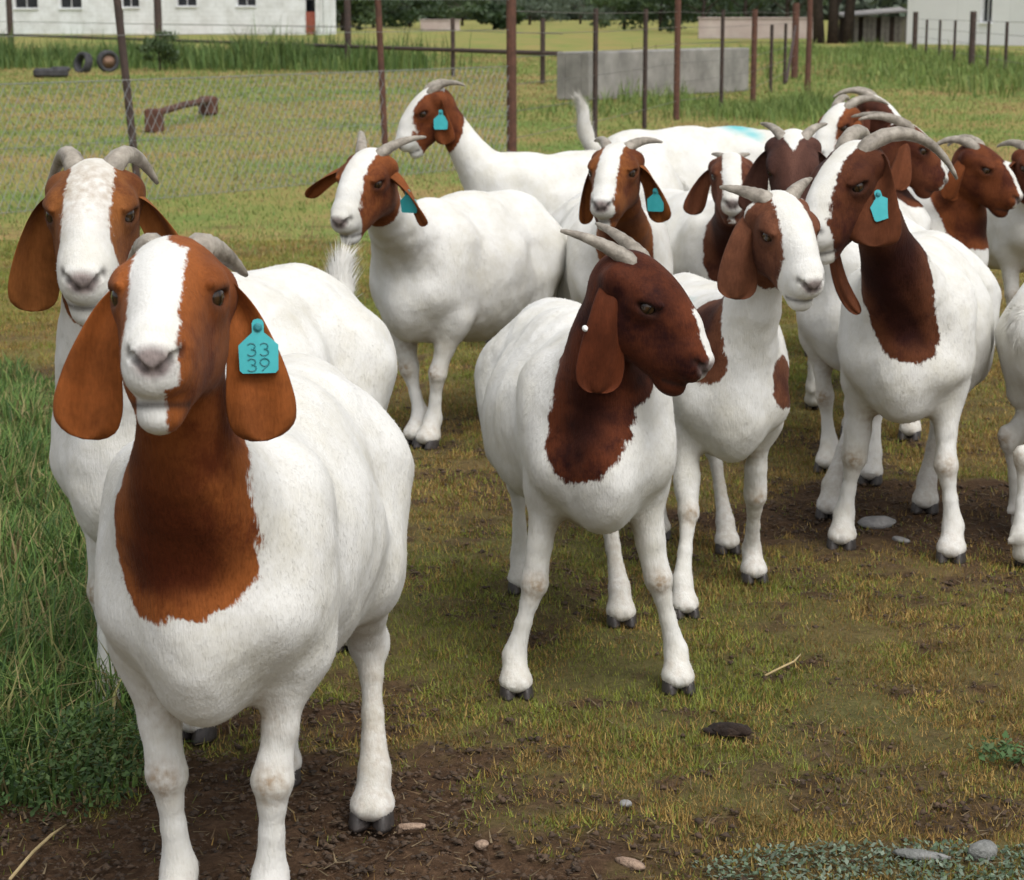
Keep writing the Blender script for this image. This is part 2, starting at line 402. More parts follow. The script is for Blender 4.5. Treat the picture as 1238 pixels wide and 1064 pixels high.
TAGS = {}
def goat(label, front, rear, head, s=1.0, fat=1.0, feet=None, hs=1.0, yaw=0, pitch=25, roll=0, brown=(0.26, 0.085, 0.025), dark=None,
         white=(0.69, 0.685, 0.655), bib=None, patches=(), blaze=(0.035, 0.03, 0.032), blaze_s=0.0, blaze_f=-0.12, muzzle=0.0, muzzle_s=(-1, 1), ears=None, ear_len=0.20, ear_w=0.085,
         horn=(0.2, 0.35, 55, 70), horn_r=0.021, tag_on=None, tail=0.0, h=0.010, hf=0.006, fur=0, teal=None, collar=False, crown=True, zt=0.0, horns=(1, -1), neck_dark=None, head_r=.175, nfur=12000, fur_len=1.0, tail_len=1.0, tan=0, crown_patch=None, ear_u=.022, hwid=.93):
    """front/rear: ground points under the fore and hind feet; head: world point between the eyes; yaw/pitch: where the nose points (0 = towards -Y)"""
    front = np.array(front, float); rear = np.array(rear, float)
    if dark is None: dark = tuple(c * 0.45 for c in brown)
    hd = unit(front - rear); base = np.linalg.norm(front - rear)
    FW = np.array([hd[0], hd[1], 0]); LF = np.array([-hd[1], hd[0], 0]); UP = np.array([0, 0, 1.0])
    B = np.stack([FW, LF, UP], 1)
    O = np.array([*(front - hd * (base / 2)), 0.0])
    xs = base / 0.60                                     # stretch of the trunk along its length
    def W(x, y, z): return O + FW * ((x + 0.10) * xs) + LF * (y * s) + UP * (z * s + zt)
    root = empty('goat', (O[0], O[1], 0.0))
    tag(root, label, 'goat', 'boer goats in the pasture')
    root.matrix_world = Matrix.Translation((O[0], O[1], 0.0))
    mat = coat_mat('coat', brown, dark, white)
    hp = np.array(head, float); ya, pi_ = math.radians(yaw), math.radians(pitch)
    HF = frame_from((math.sin(ya) * math.cos(pi_), -math.cos(ya) * math.cos(pi_), -math.sin(pi_)), roll=math.radians(roll))
    def Hd(f, si, u): return hp + HF @ (np.array([f, si * hwid, u]) * hs)
    # bounds
    cs = [W(.35, .3, .9), W(.35, -.3, -.02), W(-.62, .3, .9), W(-.62, -.3, -.02)] + [Hd(a, b_, c) for a in (-.16, .22) for b_ in (-.1, .1) for c in (-.16, .12)]
    cs = np.array(cs); lo = cs.min(0) - .02; hi = cs.max(0) + .02
    lo[2] = -0.01
    hc = np.array([Hd(a, b_, c) for a in (-.07, .21) for b_ in (-.085, .085) for c in (-.12, .1)])
    hlo = np.maximum(hc.min(0), lo); hhi = np.minimum(hc.max(0), hi)
    fl = Field([axis_pts(lo[i], hi[i], hlo[i], hhi[i], h, hf) for i in range(3)])
    E = lambda c, r, k=0.06, R=B: fl.ell(c, [q * s * (xs / s if i == 0 else 1) for i, q in enumerate(r)], R, k * s)
    # trunk
    E(W(-.10, 0, .53), (.37, .195 * fat, .205)); E(W(-.10, 0, .46), (.28, .175 * fat, .16))
    E(W(.15, 0, .53), (.20, .138, .215)); E(W(-.35, 0, .57), (.165, .145, .165)); E(W(.265, 0, .47), (.11, .085, .14), .05)
    fl.cone(W(.16, 0, .665), W(-.1, 0, .655), .075 * s, .08 * s, .09 * s); fl.cone(W(-.1, 0, .655), W(-.36, 0, .655), .08 * s, .085 * s, .09 * s)
    fl.cone(W(-.40, 0, .64), W(-.49, 0, .60), .08 * s, .04 * s, .06 * s)
    kn = []
    for sd in (1, -1):
        E(W(.165, sd * .104, .53), (.085, .052, .17), .05); fl.ell(W(-.25, sd * .205, .60), (.075 * s, .035 * s, .07 * s), B, .06 * s, True); fl.cone(W(-.29, sd * .085, .695), W(-.33, sd * .095, .66), .022 * s, .03 * s, .06 * s)
        fl.cone(W(.15, sd * .105, .64), W(.245, sd * .092, .49), .045 * s, .050 * s, .07 * s)
        fl.cone(W(-.34, sd * .10, .57), W(-.26, sd * .118, .42), .108 * s, .075 * s, .06 * s)
        fl.cone(W(-.40, sd * .085, .55), W(-.40, sd * .10, .40), .085 * s, .05 * s, .05 * s)
    # legs
    hooves = []
    for key, sd, fr in (('fl', 1, 1), ('fr', -1, 1), ('hl', 1, 0), ('hr', -1, 0)):
        bx = 0.20 if fr else -0.40
        f0 = W(bx, sd * .098, 0)
        if feet and key in feet: f0 = np.array([*feet[key], 0.0])
        foot = f0.copy(); foot[2] = 0
        if fr:
            el = W(.165, sd * .105, .415); top = W(.17, sd * .10, .50)
            fet = foot + UP * .085 * s - FW * .018 * s
            knee = el * .47 + fet * .53 + FW * .018 * s - LF * sd * .006; knee[2] = el[2] * .44 + fet[2] * .56
            fl.cone(top, el, .064 * s, .052 * s, .028 * s)
            fl.cone(el, el * .4 + knee * .6, .048 * s, .0295 * s, .03 * s); fl.cone(el * .4 + knee * .6, knee, .0295 * s, .0300 * s, .014 * s)
        else:
            st = W(-.25, sd * .118, .43); dlt = foot - W(bx, sd * .098, 0)
            knee = W(-.455, sd * .095, .275) + dlt * .65                 # hock
            fet = foot + UP * .085 * s - FW * .016 * s
            fl.cone(st, st * .45 + knee * .55, .074 * s, .042 * s, .04 * s); fl.cone(st * .45 + knee * .55, knee, .041 * s, .031 * s, .02 * s)
            fl.cone(knee + UP * .015 * s - FW * .012 * s, knee - UP * .01, .026 * s, .028 * s, .015 * s)
        kn.append(knee)
        mid = knee * .45 + fet * .55
        fl.cone(knee, knee * .75 + fet * .25, .0290 * s, .0200 * s, .012 * s)
        fl.cone(knee * .75 + fet * .25, mid, .0200 * s, .0178 * s, .01 * s); fl.cone(mid, fet, .0178 * s, .0270 * s, .012 * s)
        toe = foot + UP * .046 * s + FW * .004 * s
        fl.cone(fet, toe, .0265 * s, .031 * s, .012 * s)
        fl.ell(foot + UP * .031 * s + FW * .011 * s, (.043 * s, .038 * s, .023 * s), B, .018 * s)
        fl.cone(fet - FW * .028 * s - UP * .008, fet - FW * .036 * s - UP * .02 * s, .012 * s, .007 * s, .008 * s)
        fl.cone(foot + UP * .05 * s + FW * .055 * s, foot + FW * .05 * s, .004 * s, .005 * s, .010 * s, sub=True)
        hooves.append(foot)
    # neck
    p0 = W(.17, 0, .585); p3 = Hd(-.06, 0, -.03)
    p1 = p0 + (FW * .16 + UP * .10) * s; p2 = p3 + (HF[:, 0] * -.03 + HF[:, 2] * -.10) * hs + UP * -.06 * s
    T = np.linspace(0, 1, 9); NP = bez(p0, p1, p2, p3, T)
    NR = np.interp(T, [0, .3, .6, .85, 1], [.132, .092, .061, .052, .052]) * s
    for i in range(8): fl.cone(NP[i], NP[i + 1], NR[i], NR[i + 1], (.045 if i < 2 else .022) * s)
    # head
    EH = lambda c, r, k=.02, sub=False: fl.ell(Hd(*c), [r[0] * hs, r[1] * hs * hwid, r[2] * hs], HF, k * hs, sub)
    CH = lambda a, b_, ra, rb, k=.02, sub=False: fl.cone(Hd(*a), Hd(*b_), ra * hs, rb * hs, k * hs, sub)
    EH((-.055, 0, .002), (.072, .070, .070), .03); EH((-.012, 0, .030), (.072, .056, .044), .03)
    EH((.045, 0, .016), (.075, .042, .040), .03)
    CH((.0, 0, .0), (.118, 0, -.020), .055, .038, .03)
    EH((.122, 0, -.030), (.046, .042, .040), .02); EH((.142, 0, -.046), (.030, .040, .028), .015)
    EH((.160, 0, -.020), (.013, .030, .018), .012)
    CH((-.02, 0, -.062), (.100, 0, -.080), .050, .031, .03)
    EH((.122, 0, -.096), (.034, .032, .025), .015)
    for sd in (1, -1):
        EH((-.015, sd * .036, -.045), (.062, .030, .052), .03); EH((.07, sd * .026, -.055), (.05, .024, .034), .03)
        EH((.004, sd * .056, .036), (.030, .018, .013), .018); EH((.004, sd * .054, .014), (.036, .024, .028), .018)
        fl.ell(Hd(.022, sd * .070, .017), [.020 * hs, .012 * hs, .0108 * hs], HF @ frame_from((.8, -sd * .6, 0)), .006 * hs, True)   # eye opening
        CH((.006, sd * .074, .029), (.044, sd * .061, .037), .0055, .0045, .007); CH((.006, sd * .071, .005), (.036, sd * .059, .007), .005, .004, .006)
        CH((.172, sd * .008, -.036), (.163, sd * .024, -.022), .0040, .0050, .005, True); CH((.163, sd * .024, -.022), (.150, sd * .036, -.018), .0050, .0035, .006, True)   # nostril
        CH((.166, sd * .008, -.074), (.150, sd * .036, -.080), .0042, .004, .006, True); CH((.150, sd * .036, -.080), (.118, sd * .044, -.088), .004, .003, .006, True)   # lip line
        EH((-.060, sd * .062, ear_u - .002), (.026, .024, .028), .02)                                  # ear root
    CH((.170, .009, -.074), (.170, -.009, -.074), .0042, .0042, .006, True)
    CH((.176, 0, -.036), (.170, 0, -.070), .0024, .0024, .005, True)
    V, Q = fl.extract()
    # slight unevenness of flesh and skin
    gN = np.zeros_like(V); e1 = V[Q[:, 2]] - V[Q[:, 0]]; e2 = V[Q[:, 3]] - V[Q[:, 1]]; nq = np.cross(e1, e2)
    for i in range(4):
        for j in range(3): gN[:, j] += np.bincount(Q[:, i], nq[:, j], minlength=len(V))
    gN /= np.linalg.norm(gN, axis=1)[:, None] + 1e-12
    rr = np.random.default_rng(int(abs(O[0] * 1000)) + 5); dsp = np.zeros(len(V))
    for wl, am in ((.26, .0035), (.17, .0020), (.11, .0010), (.07, .0005)):
        for _ in range(3):
            kv = rr.normal(0, 1, 3); kv = kv / np.linalg.norm(kv) * 6.283 / wl; k2 = rr.normal(0, 1, 3) * 6.283 / wl * .5
            dsp += am * np.sin(V @ kv + rr.random() * 6.3 + 1.5 * np.sin(V @ k2)) / 1.7
    far_head = np.clip((np.sqrt(((V - hp) ** 2).sum(1)) / hs - .17) / .08, 0, 1) * np.clip((V[:, 2] - .16 * s) / (.15 * s), 0, 1)
    V = V + gN * (dsp * far_head)[:, None]
    # coat pattern: signed distances, >0 brown
    hv = ((V - hp) @ HF) / hs / np.array([1, hwid, 1])
    d2 = ((V[:, None, :] - NP[None, ::1, :]) ** 2).sum(2); ti = d2.argmin(1); tn = T[ti]
    head_d = head_r - np.sqrt(((hv - np.array([.03, 0, -.02])) ** 2 * np.array([1, 1, 1])).sum(1))
    br = head_d * hs if bib != 'none' else np.full(len(V), -.1)
    if bib and bib != 'none':
        for (x1, y1, z1, r1, tA, rA) in bib:             # sphere chains from the throat down the neck to a point on the chest
            a = bez(p0, p1, p2, p3, [tA])[0]; b_ = W(x1, y1, z1)
            ba = b_ - a; t = np.clip(((V - a) @ ba) / (ba @ ba), 0, 1)
            d = np.sqrt(((V - a - t[:, None] * ba) ** 2).sum(1))
            br = np.maximum(br, (rA + (r1 - rA) * t) * s - d)
    for (x1, y1, z1, r1) in patches:
        br = np.maximum(br, r1 * s - np.sqrt(((V - W(x1, y1, z1)) ** 2).sum(1)))
    if blaze:
        w = np.interp(hv[:, 0], [-.1, 0.0, .12, .19], [blaze[0], blaze[1], blaze[2], blaze[2] * 1.05])
        top = hv[:, 2] - np.interp(hv[:, 0], [-.12, -.05, 0, .12, .18], [.03, .02, .0, -.045, -.06])
        bz = np.minimum(np.minimum(w - np.abs(hv[:, 1] - blaze_s), top), hv[:, 0] - blaze_f)
        if muzzle > 0:
            mz = np.minimum(hv[:, 0] - (.19 - muzzle), np.minimum(hv[:, 1] - muzzle_s[0] * .055 * 1.2, muzzle_s[1] * .055 * 1.2 - hv[:, 1]))
            mz = np.where(np.abs(hv).max(1) > .25, -.1, mz); bz = np.maximum(bz, mz)
        bz = np.where(np.sqrt((hv ** 2).sum(1)) > .26, -.1, bz)
        br = np.minimum(br, -bz * hs)
    if crown_patch: br = np.maximum(br, crown_patch[3] - np.sqrt(((hv - np.array(crown_patch[:3])) ** 2 * np.array([.5, 1, 1])).sum(1)) * hs)
    br = br + (np.sin(V @ np.array([61., 23, 47]) + 2 * np.sin(V @ np.array([19., 41, 33]))) * .004 + np.sin(V @ np.array([27., -35, 18])) * .005) * (np.abs(br) < .06) * np.where(np.abs(hv).max(1) < .2, .35, 1.0)
    stn = np.zeros(len(V))
    for i, kpt in enumerate(kn):
        c = kpt + (FW * .028 * s if i < 2 else -FW * .03 * s)
        stn = np.maximum(stn, .9 * np.exp(-((V - c) ** 2).sum(1) / (.033 * s) ** 2))
    for sd in (1, -1):
        c = W(.17, sd * .055, .335); stn = np.maximum(stn, .8 * np.exp(-((V - c) ** 2).sum(1) / (.055 * s) ** 2))
    stn = np.maximum(stn, .34 * np.clip((.42 * s - V[:, 2]) / .2, 0, 1) * (np.abs((V - O) @ FW) < .25)); stn = np.maximum(stn, .45 * np.clip((.13 * s - V[:, 2]) / .1, 0, 1) * (.4 + .6 * np.sin(V @ np.array([83., 61, 47])) ** 2))
    if tan: stn = np.maximum(stn, tan * np.clip(1 - ((hv[:, 0] - .02) / .10) ** 2, 0, 1) * (np.abs(hv[:, 1]) < .06) * (hv[:, 2] > -.03) * (np.abs(hv).max(1) < .2))
    nose = np.clip(1 - np.sqrt(((hv[:, 0] - .168) / .024) ** 2 + (hv[:, 1] / .034) ** 2 + ((hv[:, 2] + .026) / .024) ** 2), 0, 1) * 2.2
    nose = np.clip(nose, 0, .9)
    lip = np.exp(-((hv[:, 2] - np.interp(hv[:, 0], [.11, .15, .17], [-.09, -.080, -.074])) / .005) ** 2) * (hv[:, 0] > .115) * (np.abs(hv[:, 1]) < .06) * (hv[:, 0] < .2)
    lipd = .75 * lip
    lid = lipd.copy()
    for sd in (1, -1):
        e_ = (hv - np.array([.026, sd * .066, .017])) / np.array([.026, .03, .016]); lid = np.maximum(lid, np.clip(1.25 - np.sqrt((e_ ** 2).sum(1)), 0, .9))
        for q_ in ((.163, .024, -.022), (.172, .010, -.034), (.152, .035, -.018)): lid = np.maximum(lid, .95 * np.exp(-((hv - np.array([q_[0], sd * q_[1], q_[2]])) ** 2).sum(1) / .0075 ** 2))
    tl = np.zeros(len(V))
    if teal is not None:
        for (x1, y1, z1, r1, k1) in teal: tl = np.maximum(tl, k1 * np.clip(1.3 - np.sqrt(((V - W(x1, y1, z1)) ** 2).sum(1)) / (r1 * s), 0, 1))
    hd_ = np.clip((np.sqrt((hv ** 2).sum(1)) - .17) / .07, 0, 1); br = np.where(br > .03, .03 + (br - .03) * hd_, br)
    # short combed coat: thin hairs rooted in the skin, part of the same mesh
    tri = np.concatenate([Q[:, [0, 1, 2]], Q[:, [0, 2, 3]]]); e1 = V[tri[:, 1]] - V[tri[:, 0]]; e2 = V[tri[:, 2]] - V[tri[:, 0]]; nr = np.cross(e1, e2); ar = np.linalg.norm(nr, axis=1)
    VN = np.zeros_like(V)
    for i in range(3):
        for j in range(3): VN[:, j] += np.bincount(tri[:, i], nr[:, j], minlength=len(V))
    VN /= np.linalg.norm(VN, axis=1)[:, None] + 1e-12
    rg = np.random.default_rng(len(V)); cam_v = np.array([0, 0, CAM_H]) - V[tri[:, 0]]
    pr = ar * ((nr * cam_v).sum(1) > -.25 * ar * np.linalg.norm(cam_v, axis=1)); ti_ = rg.choice(len(tri), nfur, p=pr / pr.sum())
    w_ = rg.dirichlet((1, 1, 1), nfur); hp_ = (V[tri[ti_]] * w_[:, :, None]).sum(1); hn = (VN[tri[ti_]] * w_[:, :, None]).sum(1); hn /= np.linalg.norm(hn, axis=1)[:, None] + 1e-9
    hdist = np.sqrt(((hp_ - hp) ** 2).sum(1)); onhead = hdist < .22 * hs
    cmb = np.where(onhead[:, None], -HF[:, 0] * .8 - UP * .4, -FW * .55 - UP * .8); cmb = cmb - hn * (cmb * hn).sum(1)[:, None]; cmb /= np.linalg.norm(cmb, axis=1)[:, None] + 1e-6
    dr_ = cmb * .95 + hn * .10 + rg.normal(0, .13, (nfur, 3)); dr_ /= np.linalg.norm(dr_, axis=1)[:, None]
    ln_ = (np.where(onhead, .006, np.where(hp_[:, 2] < .3 * s, .0075, .0085)) * (.6 + .7 * rg.random(nfur)) * fur_len)[:, None]; sdv = np.cross(dr_, hn); sdv /= np.linalg.norm(sdv, axis=1)[:, None] + 1e-9
    hw_ = .00055 * np.linalg.norm(hp_[:, :2], axis=1)[:, None] / 2.9
    HV = np.stack([hp_ - hn * .001 - sdv * hw_, hp_ - hn * .001 + sdv * hw_, hp_ + dr_ * ln_], 1).reshape(-1, 3)
    rv = tri[ti_, w_.argmax(1)]; rv3 = np.repeat(rv, 3); nb_ = len(V)
    VA = np.concatenate([V, HV]); NA = np.concatenate([VN, np.repeat(hn, 3, 0)])
    me = np_mesh('body', VA - np.array([O[0], O[1], 0]), Q, mat, True, (np.arange(nfur * 3) + nb_).reshape(-1, 3))
    br, stn, nose, tl, lid = (np.concatenate([q_, q_[rv3]]) for q_ in (br, stn, nose, tl, lid))
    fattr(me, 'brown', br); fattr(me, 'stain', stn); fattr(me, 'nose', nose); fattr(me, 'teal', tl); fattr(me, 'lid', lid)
    me.normals_split_custom_set_from_vertices(NA.astype(np.float32))
    body = link(bpy.data.objects.new('body', me), root)
    loc = np.array([O[0], O[1], 0.0])
    # hooves
    for foot in hooves:
        hb = hoof_mb(s); ho = hb.build('hoof', M_HOOF, root, True)
        ho.location = tuple(foot + FW * .010 * s - loc + UP * -.002); ho.rotation_euler = (0, 0, math.atan2(FW[1], FW[0]))
    # eyes
    ev, ef = sphere_vf(.0172 * hs)
    for sd in (1, -1):
        eo = mesh_obj('eye', ev, ef, M_EYE, root); R = frame_from(HF @ np.array([.6, sd * .85, .05]), HF[:, 2])
        eo.matrix_local = Matrix.Translation(tuple(Hd(.020, sd * .0565, .017) - loc)) @ Matrix([list(R[0]), list(R[2] * 0 + R[1]), list(R[2])]).to_4x4()
    # horns
    for sd in horns:
        L, spread, a0, curl = horn; n = 16; horn_rr = horn_r * .86; p = Hd(-.062, sd * .030, .058); pts = [Hd(-.046, sd * .026, .022)]; rad = [horn_rr * 1.02 * hs]
        for i in range(n):
            t = i / (n - 1); a = math.radians(a0 - (a0 + curl) * t)
            d = unit(np.array([-math.cos(a), sd * spread * (1.0 + .6 * t), math.sin(a)]))
            pts.append(p.copy()); rad.append((horn_rr * (1 - t) ** .75 + .003) * hs * (1 + .05 * math.sin(t * 42)))
            p = p + HF @ d * (L / (n - 1)) * hs
        mb = MB().tube([q - loc for q in pts], rad, 10); mb.build('horn', M_HORN, root, True)
    # ears
    me_mat = coat_mat('ear_coat', tuple(c * 1.12 for c in brown), tuple(c * .75 for c in brown), white, .6)
    for sd in (1, -1):
        ep = dict(out=.35, back=0.0, drop=1.0, face=20, L=ear_len, w=ear_w, cup=.5)
        if ears: ep.update(ears.get('both', {})); ep.update(ears.get(sd, {}))
        L = ep['L'] * hs; sv = HF[:, 1] * sd
        dn = -unit(UP * .75 + HF[:, 2] * .25); bk = -HF[:, 0]
        a = Hd(-.060, sd * .048, ear_u)
        tip = a + unit(sv * ep['out'] + bk * ep['back'] + dn * ep['drop']) * L
        c1 = a + unit(sv * (ep['out'] + .75) + bk * ep['back'] + dn * ep['drop'] * .55) * L * .33; c2 = tip - unit(dn * ep['drop'] + sv * ep['out'] * .6 + bk * ep['back']) * L * .35
        if 'path' in ep: c1, c2, tip = ep['path']
        nT, nW = 15, 9; tt = np.linspace(0, 1, nT); C = bez(a, c1, c2, tip, tt)
        fa = math.radians(ep['face']) if 'cam' not in ep else math.atan2(HF[0, 0], sv[0]) + math.radians(ep['cam']); grid_f = []; grid_b = []
        for i, t in enumerate(tt):
            tg = unit(C[min(i + 1, nT - 1)] - C[max(i - 1, 0)])
            w0 = sv * math.cos(fa) + HF[:, 0] * math.sin(fa); w0 = unit(w0 - tg * (w0 @ tg)); nn = np.cross(w0, tg)
            if nn @ (sv * math.sin(fa) - HF[:, 0] * math.cos(fa)) < 0: nn = -nn     # outer face
            prof = np.interp(t, [0, .15, .4, .62, .80, .93, 1], [.46, .48, .62, .86, 1.0, .90, .42]); hw = ep['w'] * hs * prof / 2
            rf, rb_ = [], []
            for j in range(nW):
                q = -1 + 2 * j / (nW - 1); cup = ep['cup'] * (1 - .65 * t) + .8 * (1 - t) ** 4
                th = .0035 * hs * (1 - .75 * q ** 4) * (1 if t < .97 else .5)
                pnt = C[i] + w0 * hw * math.sin(q * (1 + .2 * cup)) / math.sin(1 + .2 * cup) + nn * (-hw * cup * (q * q)) + nn * hs * (.005 * math.sin(4.5 * t + 2.2 * q + sd) + .0045 * math.sin(6 * q + 1.5 * t) * (.3 + t) - .006 * ep['cup'] * abs(q) ** 6)
                rf.append(pnt + nn * th); rb_.append(pnt - nn * th)
            grid_f.append(rf); grid_b.append(rb_)
        mb = MB()
        rings = [grid_f[i] + grid_b[i][::-1] for i in range(nT)]
        mb.ring_loft([[p - loc for p in r] for r in rings])
        eo = mb.build('ear', me_mat, root, True); n_ = len(eo.data.vertices)
        fattr(eo.data, 'brown', np.full(n_, .02)); fattr(eo.data, 'stain', np.zeros(n_)); fattr(eo.data, 'nose', np.zeros(n_)); fattr(eo.data, 'teal', np.zeros(n_))
        sub = eo.modifiers.new('sub', 'SUBSURF'); sub.levels = 1; sub.render_levels = 1
        if tag_on and sd in tag_on:
            ty = tag_on[sd]; t = ty.get('t', .6); q = ty.get('q', .3); i = int(t * (nT - 1)); j = int((q + 1) / 2 * (nW - 1))
            front_side = ty.get('side', -1); pos = np.array((grid_b if front_side < 0 else grid_f)[i][j])
            tg = unit(C[i + 1] - C[i - 1]); nn = unit(np.array(grid_f[i][j]) - np.array(grid_b[i][j])) * (1 if front_side > 0 else -1)
            tc_ = unit(np.array([0, 0, CAM_H]) - pos)
            if nn @ tc_ < 0:
                nn = -nn; pos = np.array((grid_f if front_side < 0 else grid_b)[i][j])
            nn = unit(nn + tc_ * ty.get('turn', .25)); pos = pos + nn * ty.get('lift', .006)
            dnv = unit(-UP + nn * (UP @ nn)); rl = math.radians(ty.get('roll', 0)); rgt = np.cross(nn, -dnv)
            dnv, rgt = dnv * math.cos(rl) + rgt * math.sin(rl), rgt * math.cos(rl) - dnv * math.sin(rl)
            R = np.stack([-rgt if False else np.cross(-dnv, nn), -dnv, nn], 1)
            ear_tag(eo, pos - loc, R, ty.get('size', 1.0), ty.get('num'))
        elif ep.get('stud'):
            t, q = ep['stud']; i = int(t * (nT - 1)); j = int((q + 1) / 2 * (nW - 1)); p = np.array(grid_f[i][j]) - loc
            nn = unit(np.array(grid_f[i][j]) - np.array(grid_b[i][j]))
            MB().tube([p - nn * .004, p + nn * .004, p + nn * .005, p + nn * .012 + unit(C[i] - C[i - 1]) * -.0], [.006, .006, .004, .003], 10).build('tag_stud', M_STUD, eo, True)
    # tail
    tb = W(-.485, 0, .625); up = tail
    kt = tail_len * s
    pts = [tb, tb + (-FW * (.035 + .025 * up) + UP * (.0 + .07 * up)) * kt, tb + (-FW * (.050 + .025 * up) + UP * (-.04 + .16 * up)) * kt, tb + (-FW * (.052 + .025 * up) + UP * (-.09 + .26 * up)) * kt, tb + (-FW * (.05 + .045 * up) + UP * (-.13 + .33 * up)) * kt]
    pts = np.array([p - loc for p in pts]); tq = np.linspace(0, 1, 15); k5 = np.linspace(0, 1, 5)
    sp = np.stack([np.interp(tq, k5, pts[:, i]) for i in range(3)], 1); sp[1:-1] = (sp[:-2] + 2 * sp[1:-1] + sp[2:]) / 4
    rq = np.interp(tq, k5, [.028, .030, .027, .020, .004]) * s * (1 + .10 * np.sin(tq * 19))
    mb = MB().tube(list(sp), list(rq), 12)
    nh = 1500; hi_ = rg.integers(0, 14, nh); td = sp[np.minimum(hi_ + 1, 14)] - sp[hi_]; td /= np.linalg.norm(td, axis=1)[:, None] + 1e-9
    od = rg.normal(0, 1, (nh, 3)); od -= td * (od * td).sum(1)[:, None]; od /= np.linalg.norm(od, axis=1)[:, None]; b0 = sp[hi_] + od * rq[hi_][:, None] * .9
    sv_ = np.cross(td, od) * .0011; tp = b0 + (td * .9 + od * .28 + rg.normal(0, .2, (nh, 3))) * (.022 + .026 * rg.random(nh))[:, None] * s
    for q in range(nh):
        n0 = len(mb.v); mb.v += [tuple(b0[q] - sv_[q]), tuple(b0[q] + sv_[q]), tuple(tp[q])]; mb.f.append((n0, n0 + 1, n0 + 2))
    to = mb.build('tail', mat, root, True); n_ = len(to.data.vertices)
    tn = np.zeros((n_, 3), np.float32); tv_ = np.array(mb.v); nt_ = 15 * 12; tn[:nt_] = tv_[:nt_] - np.repeat(sp, 12, 0); tn[nt_:] = np.repeat(od, 3, 0); tn /= np.linalg.norm(tn, axis=1)[:, None] + 1e-9
    to.data.normals_split_custom_set_from_vertices(tn)
    fattr(to.data, 'brown', np.full(n_, -.1)); fattr(to.data, 'stain', np.full(n_, .08)); fattr(to.data, 'nose', np.zeros(n_)); fattr(to.data, 'teal', np.zeros(n_))
    if collar:
        c = NP[6]; tg = unit(NP[7] - NP[5]); a = unit(np.cross(tg, UP)); c2 = np.cross(tg, a); r = NR[6] + .012
        ring = [c + r * (a * math.cos(2 * math.pi * k / 24) + c2 * math.sin(2 * math.pi * k / 24)) - loc for k in range(24)]
        mb = MB()
        rings = []
        for k in range(24):
            o = unit(ring[k] + loc - c); rings.append([ring[k] + o * .004 + tg * .012, ring[k] + o * .004 - tg * .012, ring[k] - o * .003 - tg * .012, ring[k] - o * .003 + tg * .012])
        mb.ring_loft(rings, closed=True); mb.build('collar', M_HOOF, root)
    return root, V, Q, br

def ear_tag(ear, pos, R, size, num=None):
    """flag tag: square lower plate with cut corners, a neck and a round top with the stud"""
    k = size * .001
    pl = [(-26, -58), (-22, -62), (22, -62), (26, -58), (27, -24), (14, -12), (8, -7), (8, 6), (6, 10), (0, 12), (-6, 10), (-8, 6), (-8, -7), (-14, -12), (-27, -24)]
    mb = MB()
    mb.ring_loft([[(x * k, y * k, z) for x, y in pl] for z in (0, .0022)])
    o = mb.build('ear_tag', M_TAG, ear)
    o.matrix_local = Matrix.Translation(tuple(pos)) @ Matrix([list(map(float, r)) for r in R]).to_4x4()
    MB().tube([(0, 0, .001), (0, 0, .004), (0, 0, .0062)], [.0062 * size, .006 * size, .003 * size], 12).build('tag_stud', M_TAGINK, o)
    if num:
        segs = {'6': [(1, 0), (0, .1), (0, .9), (.8, 1), (1, .5), (0, .5)], '9': [], '3': [], '5': [], '8': []}
        for li, row in enumerate(num):
            for ci, ch in enumerate(row):
                x0 = (ci - len(row) / 2) * 17 + 2; y0 = -38 - li * 21
                path = DIGITS[ch]
                pts = [((x0 + x * 12) * k, (y0 + y * 17) * k, .0026) for x, y in path]
                mbn = MB().tube(pts, .0011 * size, 5); mbn.build('digit', M_TAGINK, o)
_arc = lambda cx, cy, rx, ry, a0, a1, n=8: [(cx + rx * math.cos(math.radians(a0 + (a1 - a0) * i / n)), cy + ry * math.sin(math.radians(a0 + (a1 - a0) * i / n))) for i in range(n + 1)]
DIGITS = {'6': [(.85, .95)] + _arc(.5, .3, .5, .3, 150, 510, 12), '9': [(.2, .02)] + _arc(.5, .7, .5, .3, -30, 330, 12)[::1], '3': _arc(.45, .74, .45, .26, 150, -90) + _arc(.45, .26, .5, .26, 90, -150),
          '5': [(.95, 1), (.1, 1), (.05, .55)] + _arc(.45, .3, .5, .3, 120, -150)}
# ------------------------------------------------------------------ noise on the ground plane
_LAT = np.random.default_rng(3).random((256, 256))
def vnoise(x, y):
    xi = np.floor(x).astype(int); yi = np.floor(y).astype(int); fx = x - xi; fy = y - yi
    fx = fx * fx * (3 - 2 * fx); fy = fy * fy * (3 - 2 * fy)
    g = lambda a, b_: _LAT[a & 255, b_ & 255]
    return (g(xi, yi) * (1 - fx) + g(xi + 1, yi) * fx) * (1 - fy) + (g(xi, yi + 1) * (1 - fx) + g(xi + 1, yi + 1) * fx) * fy
def fbm(x, y, o=4):
    r = 0; a = .5; n = 0
    for i in range(o): r = r + a * vnoise(x * 2 ** i + 17.3 * i, y * 2 ** i + 5.1 * i); n += a; a *= .55
    return r / n
def sstep(a, b_, x):
    t = np.clip((x - a) / (b_ - a), 0, 1); return t * t * (3 - 2 * t)

